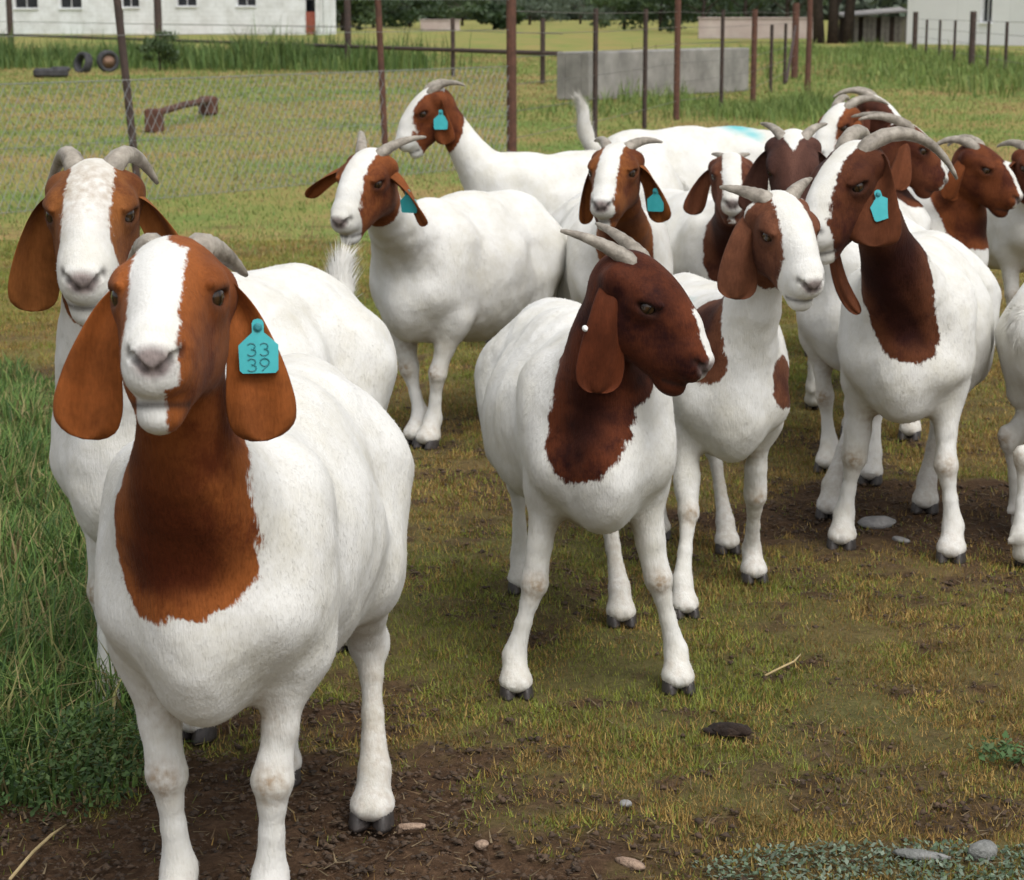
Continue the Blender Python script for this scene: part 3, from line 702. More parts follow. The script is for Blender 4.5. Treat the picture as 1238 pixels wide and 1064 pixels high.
# bare earth: cx, cy, rx, ry, strength (trodden ground under and round the animals)
BARE = [(-.40, 3.40, .56, .70, 1.0), (-.10, 3.15, .42, .52, 1.0), (-.75, 3.25, .45, .34, .95), (1.10, 5.75, .60, .52, .95), (1.5, 5.5, .5, .35, .8), (.86, 3.48, .22, .12, .8),
        (.16, 3.35, .28, .16, .75), (.62, 3.30, .30, .10, .45), (-1.75, 8.1, .45, .30, .8), (.55, 3.05, .35, .10, .5), (.10, 4.9, .3, .25, .4), (-.05, 3.55, .3, .15, .55), (.85, 4.2, .2, .06, .3)]
def dirt(x, y):
    d = np.zeros(np.broadcast(x, y).shape); n = fbm(x * 4.2, y * 4.2) - .5; n2 = fbm(x * 13 + 9, y * 13) - .5
    for cx, cy, rx, ry, st in BARE:
        r = np.sqrt(((x - cx) / rx) ** 2 + ((y - cy) / ry) ** 2) + n * 1.1 + n2 * .6
        d = np.maximum(d, st * (1 - sstep(.72, 1.08, r)))
    spots = sstep(.55, .70, fbm(x * 3.1 + 40, y * 3.1 + 7) + n2 * .45) * .6 * (y < 14)
    spots = np.maximum(spots, sstep(.62, .72, fbm(x * 11 + 4, y * 11 + 70, 3)) * .85 * (y < 9))
    return np.maximum(d, spots)
def tall_left(x, y):
    """1 where the long grass at the left stands"""
    edge = np.interp(y, [3.35, 3.6, 4.0, 4.6, 6, 9], [-.93, -.72, -.58, -.70, -1.25, -2.1]) + (fbm(x * 5 + 3, y * 5) - .5) * .25
    return (x < edge) & (y > 3.48 + (fbm(x * 6, y * 2 + 31) - .5) * .3) & (y < 8.0)
def green(x, y):
    g = fbm(x * .35 + 11, y * .22 + 5) * .6 + fbm(x * 1.3, y * .8 + 50) * .4
    return np.clip((g - .39) / .22, 0, 1)

# ------------------------------------------------------------------ ground
def axis_var(stops):
    out = [stops[0][0]]
    for (a, st), (b_, _) in zip(stops[:-1], stops[1:]):
        n = max(1, int(round((b_ - a) / st))); out += list(a + (b_ - a) * np.arange(1, n + 1) / n)
    return np.array(out)
gx = axis_var([(-900, 150), (-150, 25), (-25, 3), (-4, .3), (-1.6, .025), (1.9, .3), (5, 3), (26, 25), (150, 150), (900, 1)])
gy = axis_var([(-60, 20), (0, 1), (2, .025), (6.6, .12), (14, 1), (40, 8), (160, 60), (1600, 1)])
GX, GY = np.meshgrid(gx, gy, indexing='ij')
D_ = dirt(GX, GY)
near = (1 - sstep(10, 14, GY)) * (1 - sstep(3, 5, np.abs(GX)))
GZ = near * ((fbm(GX * 7, GY * 7, 4) - .55) * .018 * (1 + D_) + (fbm(GX * 24, GY * 24, 2) - .55) * .022 * D_) - .003
nx_, ny_ = GX.shape
ii = np.arange(nx_ * ny_).reshape(nx_, ny_)
quads = np.stack([ii[:-1, :-1].ravel(), ii[1:, :-1].ravel(), ii[1:, 1:].ravel(), ii[:-1, 1:].ravel()], 1)
m, nt, b = new_mat('pasture_soil')
L = nt.links.new
tc = nd(nt, 'ShaderNodeTexCoord'); ad = nd(nt, 'ShaderNodeAttribute', attribute_name='dirt')
n1 = nd(nt, 'ShaderNodeTexNoise', in_Scale=.35, in_Detail=8.0, in_Roughness=.65); n2 = nd(nt, 'ShaderNodeTexNoise', in_Scale=16.0, in_Detail=8.0, in_Roughness=.75); n3 = nd(nt, 'ShaderNodeTexNoise', in_Scale=70.0, in_Detail=5.0, in_Roughness=.7)
for n in (n1, n2, n3): L(tc.outputs['Object'], n.inputs['Vector'])
rg = ramp(nt, [(.38, (.32, .235, .10)), (.5, (.25, .255, .08)), (.62, (.155, .23, .062))]); L(n1.outputs['Fac'], rg.inputs[0])
rn = ramp(nt, [(.3, (.45, .42, .40)), (.7, (1.25, 1.2, 1.1))]); L(n2.outputs['Fac'], rn.inputs[0])
cg = mixc(nt, .7, rg.outputs[0], rn.outputs[0], 'MULTIPLY')
rd = ramp(nt, [(.28, (.018, .010, .006)), (.5, (.068, .040, .023)), (.72, (.15, .092, .055))]); 
mxn = nd(nt, 'ShaderNodeMath', operation='MULTIPLY_ADD', in_1=.5); L(n3.outputs['Fac'], mxn.inputs[0])
hlf = nd(nt, 'ShaderNodeMath', operation='MULTIPLY', in_1=.5); L(n2.outputs['Fac'], hlf.inputs[0]); L(hlf.outputs[0], mxn.inputs[2])
L(mxn.outputs[0], rd.inputs[0])
# between the blades of the near sward the soil shows through
nearf = nd(nt, 'ShaderNodeAttribute', attribute_name='sward')
c_ = mixc(nt, nearf.outputs['Fac'], cg, mixc(nt, .72, cg, rd.outputs[0]))
c_ = mixc(nt, ad.outputs['Fac'], c_, rd.outputs[0])
L(c_, b.inputs['Base Color']); b.inputs['Roughness'].default_value = .95; b.inputs['Specular IOR Level'].default_value = .1
bp = nd(nt, 'ShaderNodeBump', in_Strength=.8, in_Distance=.02); L(mxn.outputs[0], bp.inputs['Height']); L(bp.outputs[0], b.inputs['Normal'])
me = np_mesh('ground', np.stack([GX.ravel(), GY.ravel(), GZ.ravel()], 1), quads, m)
fattr(me, 'dirt', D_.ravel()); fattr(me, 'sward', (1 - sstep(6, 13, GY)).ravel())
tag(link(bpy.data.objects.new('ground', me)), 'short olive pasture with trodden brown bare earth', 'ground', kind='structure')

# ------------------------------------------------------------------ grass as blades
m, nt, b = new_mat('grass_blade')
ac = nd(nt, 'ShaderNodeAttribute', attribute_name='col'); nt.links.new(ac.outputs['Color'], b.inputs['Base Color'])
b.inputs['Roughness'].default_value = .6; b.inputs['Specular IOR Level'].default_value = .2
tr = nd(nt, 'ShaderNodeBsdfTranslucent'); nt.links.new(ac.outputs['Color'], tr.inputs['Color'])
ms = nd(nt, 'ShaderNodeMixShader', in_0=.28); nt.links.new(b.outputs[0], ms.inputs[1]); nt.links.new(tr.outputs[0], ms.inputs[2])
nt.links.new(ms.outputs[0], nt.nodes['Material Output'].inputs['Surface'])
M_GRASS = m
def blades(name, x, y, z, hgt, wid, lean, col, rng, single=False):
    """arched two-piece blades; all arguments are arrays of one value per blade"""
    n = len(x); a = rng.random(n) * 2 * np.pi; l = a + (rng.random(n) - .5) * 1.2
    w = np.stack([np.cos(a + 1.57), np.sin(a + 1.57), np.zeros(n)], 1) * (wid / 2)[:, None]
    dv = np.stack([np.cos(l), np.sin(l), np.zeros(n)], 1)
    p = np.stack([x, y, z], 1); up = np.array([0, 0, 1.0])
    mid = p + dv * (hgt * lean * .3)[:, None] + up * (hgt * np.sqrt(np.clip(1 - (lean * .5) ** 2, .1, 1)) * .6)[:, None]
    tip = p + dv * (hgt * lean)[:, None] + up * (hgt * np.sqrt(np.clip(1 - lean ** 2, .04, 1)))[:, None]
    if single:
        V = np.stack([p - w, p + w, tip], 1).reshape(-1, 3); me = np_mesh(name, V, None, M_GRASS, True, np.arange(n * 3).reshape(-1, 3))
        c = np.ones((n, 3, 4)); c[:, :, :3] = col[:, None, :]; cattr(me, 'col', c)
        return link(bpy.data.objects.new(name, me))
    V = np.stack([p - w, p + w, mid + w * .8, mid - w * .8, tip], 1).reshape(-1, 3)
    i0 = np.arange(n) * 5
    me = np_mesh(name, V, np.stack([i0, i0 + 1, i0 + 2, i0 + 3], 1), M_GRASS, True, np.stack([i0 + 3, i0 + 2, i0 + 4], 1))
    c = np.ones((n, 5, 4)); c[:, :, :3] = col[:, None, :]
    cattr(me, 'col', c)
    return link(bpy.data.objects.new(name, me))
def pick_cols(g, rng, pal_green, pal_dry):
    n = len(g); k = rng.random(n) < (.18 + .72 * g)
    A = np.array(pal_green)[rng.integers(0, len(pal_green), n)]; Bc = np.array(pal_dry)[rng.integers(0, len(pal_dry), n)]
    return np.where(k[:, None], A, Bc) * (.75 + .5 * rng.random(n))[:, None]
PG = [(0.197, 0.220, 0.038), (0.158, 0.199, 0.036), (0.242, 0.245, 0.045), (0.186, 0.210, 0.055)]
PD = [(0.304, 0.205, 0.058), (0.253, 0.158, 0.050), (0.383, 0.266, 0.092), (0.208, 0.118, 0.041)]
def scatter(n, y0, y1, rng, pw, marg=.35):
    u = rng.random(n); y = (y0 ** pw + u * (y1 ** pw - y0 ** pw)) ** (1 / pw)
    x = (rng.random(n) * 2 - 1) * (.26 * y + marg)
    return x, y
rng = np.random.default_rng(21)
x, y = scatter(1250000, 2.6, 13.0, rng, .7)
keep = (rng.random(len(x)) > dirt(x, y) * .985) & ~tall_left(x, y) & (rng.random(len(x)) < .45 + .55 * fbm(x * 9, y * 9 + 70))
x, y = x[keep], y[keep]; g = green(x, y)
col = pick_cols(np.clip(g * .8 + .05 + (fbm(x * 4, y * 4 + 13) - .5) * 2.0, 0, 1), rng, PG, PD) * (.62 + .75 * fbm(x * 15, y * 15 + 40, 2))[:, None]
tuft = fbm(x * 6 + 80, y * 6)
o = blades('short_grass', x, y, np.full(len(x), -.006), (.006 + .020 * rng.random(len(x)) ** 1.7 * (.3 + tuft)) * (1 + y * .04), (.0016 + .0014 * rng.random(len(x))) * (1 + y * .07), .2 + .75 * rng.random(len(x)), col, rng, True)
tag(o, 'short grazed olive green and straw coloured grass between the goats', 'grass', kind='stuff')
x, y = scatter(300000, 12.0, 75.0, rng, .45, 1.0)
g = green(x, y); keep = rng.random(len(x)) < .35 + .65 * fbm(x * 2, y * 1.2 + 9); x, y, g = x[keep], y[keep], g[keep]
PGF = [(.165, .245, .062), (.135, .215, .052), (.215, .262, .075)]; PDF = [(0.323, 0.250, 0.107), (0.305, 0.207, 0.104), (0.354, 0.281, 0.128)]
col = pick_cols(g, rng, PGF, PDF) * (.8 + .4 * fbm(x * 1.5, y * .6 + 3))[:, None]
o = blades('meadow_grass', x, y, np.full(len(x), -.01), (.015 + .03 * rng.random(len(x)) + y * .0006), .003 + y * .00055, .2 + .7 * rng.random(len(x)), col, rng, True)
tag(o, 'yellowish green meadow grass beyond the herd', 'grass', kind='stuff')
# long grass at the left
n = 110000; x = -2.4 + 2.0 * rng.random(n); y = 3.35 + (rng.random(n) ** 1.4) * 4.8
k = tall_left(x, y) & (x > -.262 * y - .25) & (rng.random(n) < .25 + 1.1 * fbm(x * 4, y * 4 + 5) ** 1.5); x, y = x[k], y[k]
clump = fbm(x * 3.2 + 60, y * 3.2); edge = np.clip((np.interp(y, [3.35, 3.6, 4.0, 4.6, 6, 9], [-.93, -.72, -.58, -.70, -1.25, -2.1]) - x) / .12, .25, 1)
hh = (.07 + .34 * clump * rng.random(len(x)) ** .6) * edge * np.interp(y, [3.4, 3.8, 6, 8], [.75, 1.0, .8, .5])
col = pick_cols(np.full(len(x), .8), rng, [(0.119, 0.206, 0.050), (0.094, 0.169, 0.043), (0.163, 0.237, 0.065), (0.069, 0.131, 0.043)], [(0.300, 0.288, 0.112), (0.250, 0.237, 0.094), (0.312, 0.250, 0.125)])
o = blades('tall_grass', x, y, np.full(len(x), -.01), hh, .0035 + .004 * rng.random(len(x)), .2 + .65 * rng.random(len(x)), col, rng)
tag(o, 'long lush green grass growing at the left beside the front goat', 'grass', kind='stuff')
# blue-green creeping weed at the bottom right and by the dirt edge
def leaf_weed(name, label, cx, cy, rx, ry, n, size, pal, hmax, rng, kind=None, cat='weed'):
    a = rng.random(n) * 6.283; r = np.sqrt(rng.random(n)); x = cx + rx * r * np.cos(a); y = cy + ry * r * np.sin(a)
    k = rng.random(n) < .2 + 1.2 * fbm(x * 8 + 5, y * 8); x, y = x[k], y[k]; n = len(x)
    z = hmax * rng.random(n) * (.3 + fbm(x * 10, y * 10)); t = rng.random(n) * 6.283; el = (rng.random(n) - .2) * 1.1
    d = np.stack([np.cos(t) * np.cos(el), np.sin(t) * np.cos(el), np.sin(el)], 1); w = np.stack([-np.sin(t), np.cos(t), rng.normal(0, .3, n)], 1)
    L_ = size * (.6 + .8 * rng.random(n)); p = np.stack([x, y, z], 1)
    V = np.stack([p, p + d * (L_ * .5)[:, None] + w * (L_ * .28)[:, None], p + d * L_[:, None], p + d * (L_ * .5)[:, None] - w * (L_ * .28)[:, None]], 1).reshape(-1, 3)
    i0 = np.arange(n) * 4; me = np_mesh(name, V, np.stack([i0, i0 + 1, i0 + 2, i0 + 3], 1), M_GRASS, False)
    c = np.ones((n, 4, 4)); c[:, :, :3] = (np.array(pal)[rng.integers(0, len(pal), n)] * (.7 + .6 * rng.random(n))[:, None])[:, None, :]; cattr(me, 'col', c)
    return tag(link(bpy.data.objects.new(name, me)), label, cat, kind=kind)
BG = [(.12, .17, .11), (.16, .21, .145), (.09, .135, .08), (.20, .245, .185)]
leaf_weed('creeping_weed', 'blue green creeping weed carpet along the bottom edge of the ground', .70, 3.24, .40, .10, 3400, .011, BG, .010, rng, 'stuff')
leaf_weed('weed_clump', 'small green leafy weed clump growing alone on the worn turf', *gnd(1212, 915), .055, .06, 190, .017, [(.07, .13, .05), (.09, .16, .06), (.12, .17, .075)], .022, rng)
leaf_weed('weed_patch', 'dark green leafy weeds at the foot of the long grass', -.86, 3.60, .20, .18, 3600, .013, [(.05, .095, .03), (.07, .12, .04), (.10, .15, .055), (.04, .07, .03)], .13, rng, 'stuff')
# crumbs of dry dung and soil on the bare earth
def lumps(name, x, y, r, mat, rng):
    base = np.array([(1, 0, 0), (-.5, .87, 0), (-.5, -.87, 0), (.1, 0, .8), (0, 0, -.5)]); n = len(x)
    V = base[None] * r[:, None, None] * (.7 + .6 * rng.random((n, 5, 3))); a = rng.random(n) * 6.283
    X = V[..., 0] * np.cos(a)[:, None] - V[..., 1] * np.sin(a)[:, None]; Yv = V[..., 0] * np.sin(a)[:, None] + V[..., 1] * np.cos(a)[:, None]
    V = np.stack([X + x[:, None], Yv + y[:, None], V[..., 2] * .7], 2).reshape(-1, 3); i0 = np.arange(n) * 5
    T_ = np.concatenate([np.stack([i0 + a_, i0 + b_, i0 + c_], 1) for a_, b_, c_ in ((0, 1, 3), (1, 2, 3), (2, 0, 3), (1, 0, 4), (2, 1, 4), (0, 2, 4))])
    return np_mesh(name, V, None, mat, False, T_)
M_CRUMB = simple_mat('dung_crumb', (.020, .013, .008), (.105, .066, .040), 14.0, .95, .3, 80.0)
x, y = scatter(60000, 2.6, 7.5, rng, 1.0); k = rng.random(len(x)) < dirt(x, y) ** 2 * .9 + .03; x, y = x[k], y[k]
me = lumps('soil_crumbs', x, y, .003 + .009 * rng.random(len(x)) ** 3.5, M_CRUMB, rng)
tag(link(bpy.data.objects.new('soil_crumbs', me)), 'crumbs of dark soil and dry dung on the bare earth', 'soil', kind='stuff')
x, y = scatter(16000, 2.45, 7.0, rng, 1.0); k = rng.random(len(x)) < dirt(x, y) * .8 + .1; x, y = x[k], y[k]
col = np.array([(.22, .16, .085), (.17, .11, .06), (.26, .20, .12), (.12, .07, .04)])[rng.integers(0, 4, len(x))] * (.5 + .5 * rng.random(len(x)))[:, None]
o = blades('straw_litter', x, y, np.full(len(x), .002), .01 + .035 * rng.random(len(x)), .002 + .004 * rng.random(len(x)), np.full(len(x), .985), col, rng, True)
tag(o, 'dry straw and leaf litter scattered over the bare earth', 'litter', kind='stuff')

# ------------------------------------------------------------------ small things lying about
def stone(name, label, px, py, size, mat, cat='stone', flat=.5, seed=1, rz=0.0, group=None):
    r = np.random.default_rng(seed); v, f = sphere_vf(1.0, 12, 8); v = np.array(v)
    ph = r.random((5, 3)) * 3
    dsp = 1 + sum(.13 * np.sin(v @ (r.normal(0, 1.6, 3)) + ph[i, 0]) for i in range(5))
    v = v * dsp[:, None] * np.array([size[0] / 2, size[1] / 2, size[2] / 2])
    x, y = gnd(px, py); o = mesh_obj(name, v, f, mat, None, True); o.location = (x, y, size[2] * .35); o.rotation_euler = (0, 0, rz)
    return tag(o, label, cat, group)
M_DUNG = simple_mat('dung', (.006, .0035, .0025), (.026, .013, .007), 30.0, .95, .9, 60.0)
M_CHIP = simple_mat('bone_chip', (.20, .13, .09), (.40, .29, .21), 45.0, .9, .8, 120.0)
M_GREY = simple_mat('grey_stone', (.13, .13, .13), (.32, .31, .30), 14.0, .9, .7, 50.0)
# dung pat: a heap of pellets merged into one clump, with a crumbled end
M_GREYD = simple_mat('mossy_stone', (.10, .105, .095), (.24, .24, .23), 40.0, .95, .9, 90.0)
mb = MB(); r = np.random.default_rng(5)
for (cx, cy, cz, sx, sy, sz) in ((.012, 0, .010, .034, .018, .014), (-.014, .004, .009, .020, .016, .012), (.034, -.004, .008, .016, .013, .011), (-.034, .002, .006, .012, .010, .008), (.004, -.012, .008, .02, .01, .01)):
    v, f = sphere_vf(1, 14, 10); v = np.array(v); v = v * (1 + .16 * np.sin(v @ r.normal(0, 3, 3) + 1) + .10 * np.sin(v @ r.normal(0, 7, 3)))[:, None] * (sx, sy, sz) + np.array([cx, cy, cz])
    b0 = len(mb.v); mb.v += [tuple(q) for q in v]; mb.f += [tuple(b0 + j for j in q) for q in f]
o = mb.build('dung_heap', M_DUNG, None, True); o.location = (*gnd(878, 888), 0); tag(o, 'dark brown heap of dung lying on the open grass', 'dung')
stone('wood_chip', 'pale pinkish chip lying beside the rear hoof of the bibbed goat', 497, 1003, (.045, .016, .014), M_CHIP, 'chip', seed=2, rz=.1)
stone('wood_chip', 'small round buff chip alone in the dark bare earth', 583, 1025, (.022, .016, .014), M_CHIP, 'chip', seed=3)
stone('wood_chip', 'long buff chip tilted at the edge of the bare earth', 764, 1048, (.050, .020, .018), M_CHIP, 'chip', seed=4, rz=-.7)
stone('pebble', 'small whitish pebble on the worn turf beyond the buff chips', 757, 974, (.022, .014, .014), M_GREY, 'pebble', seed=6)
stone('pebble', 'pale pebble at the foot of the long grass', 52, 938, (.026, .02, .02), M_CHIP, 'pebble', seed=8)
stone('flat_stone', 'pale grey flat stone on the bare earth between the legs of the chocolate necked goat', 1062, 634, (.090, .05, .03), M_GREY, 'stone', seed=9, rz=.3)
stone('flat_stone', 'small pale grey stone just in front of the flat stone', 1088, 655, (.05, .025, .015), M_GREY, 'stone', seed=10, rz=-.6)
stone('weathered_stone', 'long weathered grey stone half sunk in the blue green creeping weed', 1188, 1036, (.055, .028, .030), M_GREYD, 'stone', seed=14, rz=.5)
stone('weathered_stone', 'low bluish grey stone beside the long weathered stone in the creeping weed', 1112, 1038, (.075, .03, .020), M_GREYD, 'stone', seed=15, rz=-.2)
M_STRAW = simple_mat('dry_stalk', (.30, .22, .10), (.46, .36, .19), 20.0, .8, .2, 90.0)
def stalk(label, pts, rad=.0022):
    P_ = [np.array([*gnd(u, v), zz]) for u, v, zz in pts]; o = MB().tube(P_, [rad] * (len(P_) - 1) + [rad * .4], 6).build('dry_stalk', M_STRAW, None, True); return tag(o, label, 'stalk')
stalk('long straw coloured dry stalk lying on bare earth by the long grass', ((12, 1066, .004), (40, 1040, .014), (62, 1018, .012), (80, 1001, .006)), .003)
stalk('thin pale twig lying on the open grass by the dung heap', ((925, 820, .006), (945, 812, .01), (960, 803, .006), (968, 797, .012)), .0025)

# ------------------------------------------------------------------ fences
M_RUST = simple_mat('rusty_steel', (.060, .026, .018), (.130, .055, .036), 14.0, .85, .4, 90.0)
M_DARKPOST = simple_mat('dark_steel', (.030, .022, .020), (.075, .045, .036), 10.0, .8, .4, 70.0)
M_WIRE = simple_mat('galvanised_wire', (.16, .17, .175), (.26, .27, .27), 40.0, .6, .1, 60.0, metal=.3)
M_WIRE2 = simple_mat('weathered_wire', (.10, .09, .085), (.2, .19, .18), 40.0, .6, .1, 60.0, metal=.4)
def ypost(foot, top, w, mat, parent):
    """Y-section steel standard: three flanges from a common centre"""
    foot = np.asarray(foot, float); top = np.asarray(top, float); mb = MB(); t = w * .22
    for k in range(3):
        a = k * 2.094 + .5; d = np.array([math.cos(a), math.sin(a), 0]); n_ = np.array([-d[1], d[0], 0]) * t / 2
        mb.ring_loft([[q - n_, q + d * w / 1.7 - n_, q + d * w / 1.7 + n_, q + n_] for q in (foot, top)])
    return mb.build('post', mat, parent)
def tpost(foot, top, r, mat, parent): return MB().tube([foot, np.asarray(foot) * .5 + np.asarray(top) * .5, top], r, 10).build('post', mat, parent, False)
def wire(P_, r, mat, parent, name='wire'):
    return MB().tube(P_, r, 5).build(name, mat, parent, True)
def sag(a, b_, n=5, s_=.02):
    a = np.asarray(a, float); b_ = np.asarray(b_, float); return [a + (b_ - a) * t - np.array([0, 0, s_ * 4 * t * (1 - t)]) for t in np.linspace(0, 1, n)]
# netting fence behind the herd: straight from the left to the thick rusty post
A0, A1, A2 = np.array([-5.6, 12.05, 0]), np.array([-2.83, 15.75, 0]), np.array([0.0, 19.53, 0])
nf = empty('netting_fence', A1); tag(nf, 'diamond wire netting fence with rusty steel posts running behind the herd', 'fence')
Z = np.array([0, 0, 1.0]); rel = lambda p: np.asarray(p) - A1
tpost(rel(A1), rel(A1 + Z * 1.75 + np.array([-.13, 0, 0])), .030, M_DARKPOST, nf)
tpost(rel(A2), rel(A2 + Z * 1.9 + np.array([-.01, 0, 0])), .047, M_RUST, nf)
M1 = A1 * .385 + A2 * .615; tpost(rel(M1), rel(M1 + Z * 1.6 + np.array([-.06, 0, 0])), .028, M_RUST, nf)
tpost(rel(A0), rel(A0 + Z * 1.7), .03, M_RUST, nf)
for z in (.02, .47, .92, 1.25, 1.52):
    wire(sag(rel(A0 + Z * z), rel(A2 + Z * z), 7, .01), .0035 if z == .92 else .0022, M_WIRE, nf)
mb = MB(); d = unit(A2 - A0); Ln = np.linalg.norm(A2 - A0); st = .085; hN = .92; sl = hN * .62
for i in range(int((Ln + sl) / st)):
    for sgn in (1, -1):
        t0 = i * st - (sl if sgn > 0 else 0); t1 = t0 + sl * sgn + (sl if sgn < 0 else 0) * 0
        if sgn < 0: t0 = i * st; t1 = t0 - sl
        z0, z1 = 0.0, hN
        if t1 > Ln: z1 = hN * (Ln - t0) / (t1 - t0); t1 = Ln
        if t1 < 0: z1 = hN * (0 - t0) / (t1 - t0); t1 = 0
        if t0 < 0: z0 = hN * (0 - t0) / (t1 - t0); t0 = 0
        if t0 > Ln: z0 = hN * (Ln - t0) / (t1 - t0); t0 = Ln
        if z1 - z0 < .02: continue
        mb.tube([rel(A0 + d * t0 + Z * z0), rel(A0 + d * t1 + Z * z1)], .0024, 3, False)
o = mb.build('netting', M_WIRE, nf); o['kind'] = 'stuff'
# wire fence from the thick post to the corner post
B1, B2, B3 = np.array([2.20, 28.0, 0]), np.array([3.82, 33.2, 0]), np.array([6.16, 45.8, 0])
wf = empty('wire_fence', A2); tag(wf, 'wire fence of rusty posts and thin droppers passing in front of the concrete trough', 'fence'); rel = lambda p: np.asarray(p) - A2
for p, r_, hgt in ((B1, .042, 1.8), (B2, .045, 1.46)): tpost(rel(p), rel(p + Z * hgt), r_, M_RUST, wf)
tpost(rel(B3), rel(B3 + Z * 1.62), .075, M_RUST, wf)
tpost(rel(B3 - unit(B3 - B2) * 3.2 + Z * .02), rel(B3 + Z * 1.15), .03, M_DARKPOST, wf).name = 'brace'
for px in (717, 775, 865): 
    lo_, hi_ = (A2, B1) if px < 817 else (B1, B2); tt = np.linspace(0, 1, 400); pxs = 619 + 2500 * (lo_[0] + (hi_[0] - lo_[0]) * tt) / (lo_[1] + (hi_[1] - lo_[1]) * tt) * .985
    p = lo_ + (hi_ - lo_) * tt[np.argmin(abs(pxs - px))]; ypost(rel(p), rel(p + Z * 1.45), .05, M_DARKPOST, wf).name = 'dropper'
for f_ in (.35, .7): p = B2 + (B3 - B2) * f_; ypost(rel(p), rel(p + Z * 1.2), .055, M_DARKPOST, wf).name = 'dropper'
for z in (.25, .5, .75, 1.0, 1.22, 1.42):
    P_ = sag(rel(A2 + Z * z), rel(B1 + Z * z)) + sag(rel(B1 + Z * z), rel(B2 + Z * z))[1:] + sag(rel(B2 + Z * z), rel(B3 + Z * z))[1:]
    wire(P_, .0035, M_WIRE2, wf)
o = MB().tube([(0, 0, 0), (.01, 0, 1.2), (0, 0, 2.1)], [.055, .05, .05], 10).build('gate_post', M_RUST); o.location = (*gnd(976, 110), 0); tag(o, 'lone reddish steel post standing beside the fence corner', 'post')
# pipe rail paddock at the back
R0, R1, R2 = np.array([-24.5, 95, 0]), np.array([-4.1, 54, 0]), np.array([1.0, 41.3, 0])
rf_ = empty('pipe_rail_fence', R1); tag(rf_, 'low dark pipe rail fence crossing the field before the white farm building', 'fence'); rel = lambda p: np.asarray(p) - R1
wire([rel(R0 + Z * .50), rel(R1 + Z * .56), rel(R2 + Z * .62)], .05, M_DARKPOST, rf_, 'rail')
wire([rel(R1 + Z * 1.05), rel(R2 + Z * 1.0)], .008, M_WIRE2, rf_)
wire([rel(R0 + Z * 1.05), rel(R1 + Z * 1.05)], .012, M_WIRE2, rf_)
for px, hgt, w in ((36, 2.4, .13), (208, 2.3, .13), (165, 1.5, .1), (428, 2.0, .09), (550, 1.3, .05), (655, 1.3, .05)):
    tt = np.linspace(0, 2, 800); LN = np.where(tt[:, None] < 1, R0 + (R1 - R0) * tt[:, None], R1 + (R2 - R1) * (tt[:, None] - 1)); p = LN[np.argmin(abs(619 + 2500 * LN[:, 0] / LN[:, 1] * .98 - px))]
    tpost(rel(p), rel(p + Z * hgt), w, M_DARKPOST, rf_)
# fence before the white house
C1, C2, C0 = np.array([14.15, 74.0, 0]), np.array([12.35, 56.5, 0]), np.array([10.9, 42.5, 0])
hf_ = empty('yard_fence', C2); tag(hf_, 'yard fence of dark posts and thin droppers in front of the white house', 'fence'); rel = lambda p: np.asarray(p) - C2
for p, r_ in ((C1, .09), (C2, .085), (C0, .08)): tpost(rel(p), rel(p + Z * 1.45), r_, M_DARKPOST, hf_)
for a, b_ in ((C1, C2), (C2, C0)):
    for f_ in (.25, .5, .75): p = a + (b_ - a) * f_; ypost(rel(p), rel(p + Z * 1.2), .07, M_DARKPOST, hf_).name = 'dropper'
for z in (.3, .6, .9, 1.2): wire([rel(C1 + Z * z), rel(C2 + Z * z), rel(C0 + Z * z)], .006, M_WIRE2, hf_)

# ------------------------------------------------------------------ trough, scrap, tyres
M_CONC = simple_mat('concrete', (.15, .145, .135), (.30, .29, .27), 2.2, .95, .4, 30.0)
t0, t1 = np.array([*gnd(712, 122), 0]), np.array([*gnd(905, 110), 0]); dv = unit(t1 - t0); nv = np.array([-dv[1], dv[0], 0]); Lt = np.linalg.norm(t1 - t0); rz = math.atan2(dv[1], dv[0])
tr_ = empty('concrete_trough', t0); tag(tr_, 'long pale grey concrete water trough standing behind the wire fence', 'trough')
for (a, b_, n_) in ((0, Lt, 'wall'), ):
    for off, nm in ((.08, 'wall'), (.56, 'wall')):
        c = dv * Lt / 2 + nv * off; MB().box((c[0], c[1], .39), (Lt, .16, .78), rz, .015).build(nm, M_CONC, tr_)
    for e in (.08, Lt - .08):
        c = dv * e + nv * .32; MB().box((c[0], c[1], .392), (.158, .32, .776), rz, .015).build('end_wall', M_CONC, tr_)
c = dv * Lt / 2 + nv * .32; MB().box((c[0], c[1], .1), (Lt - .34, .31, .2), rz).build('floor_slab', M_CONC, tr_)
M_SCRAP = simple_mat('scrap_rust', (.045, .018, .012), (.12, .05, .03), 9.0, .9, .6, 60.0)
s0, s1 = np.array([*gnd(187, 160), 0]), np.array([*gnd(252, 141), 0]); dv = unit(s1 - s0); rz = math.atan2(dv[1], dv[0]); Ls = np.linalg.norm(s1 - s0)
sc_ = empty('rusty_axle', s0); tag(sc_, 'rusty iron beam with a heavy block at each end lying in the field', 'scrap iron')
MB().box((0, 0, .14), (.22, .20, .28), .1, .02).build('block', M_SCRAP, sc_); MB().box((dv[0] * Ls, dv[1] * Ls, .15), (.24, .22, .26), .4, .03).build('block', M_SCRAP, sc_)
MB().tube([(0, 0, .22), dv * Ls * .5 + Z * .24, dv * Ls + Z * .22], .045, 8).build('beam', M_SCRAP, sc_)
M_TYRE = simple_mat('old_rubber', (.018, .018, .02), (.06, .06, .065), 8.0, .85, .5, 50.0)
M_RIM = simple_mat('rusty_rim', (.16, .09, .06), (.30, .19, .13), 12.0, .7, .3, 50.0)
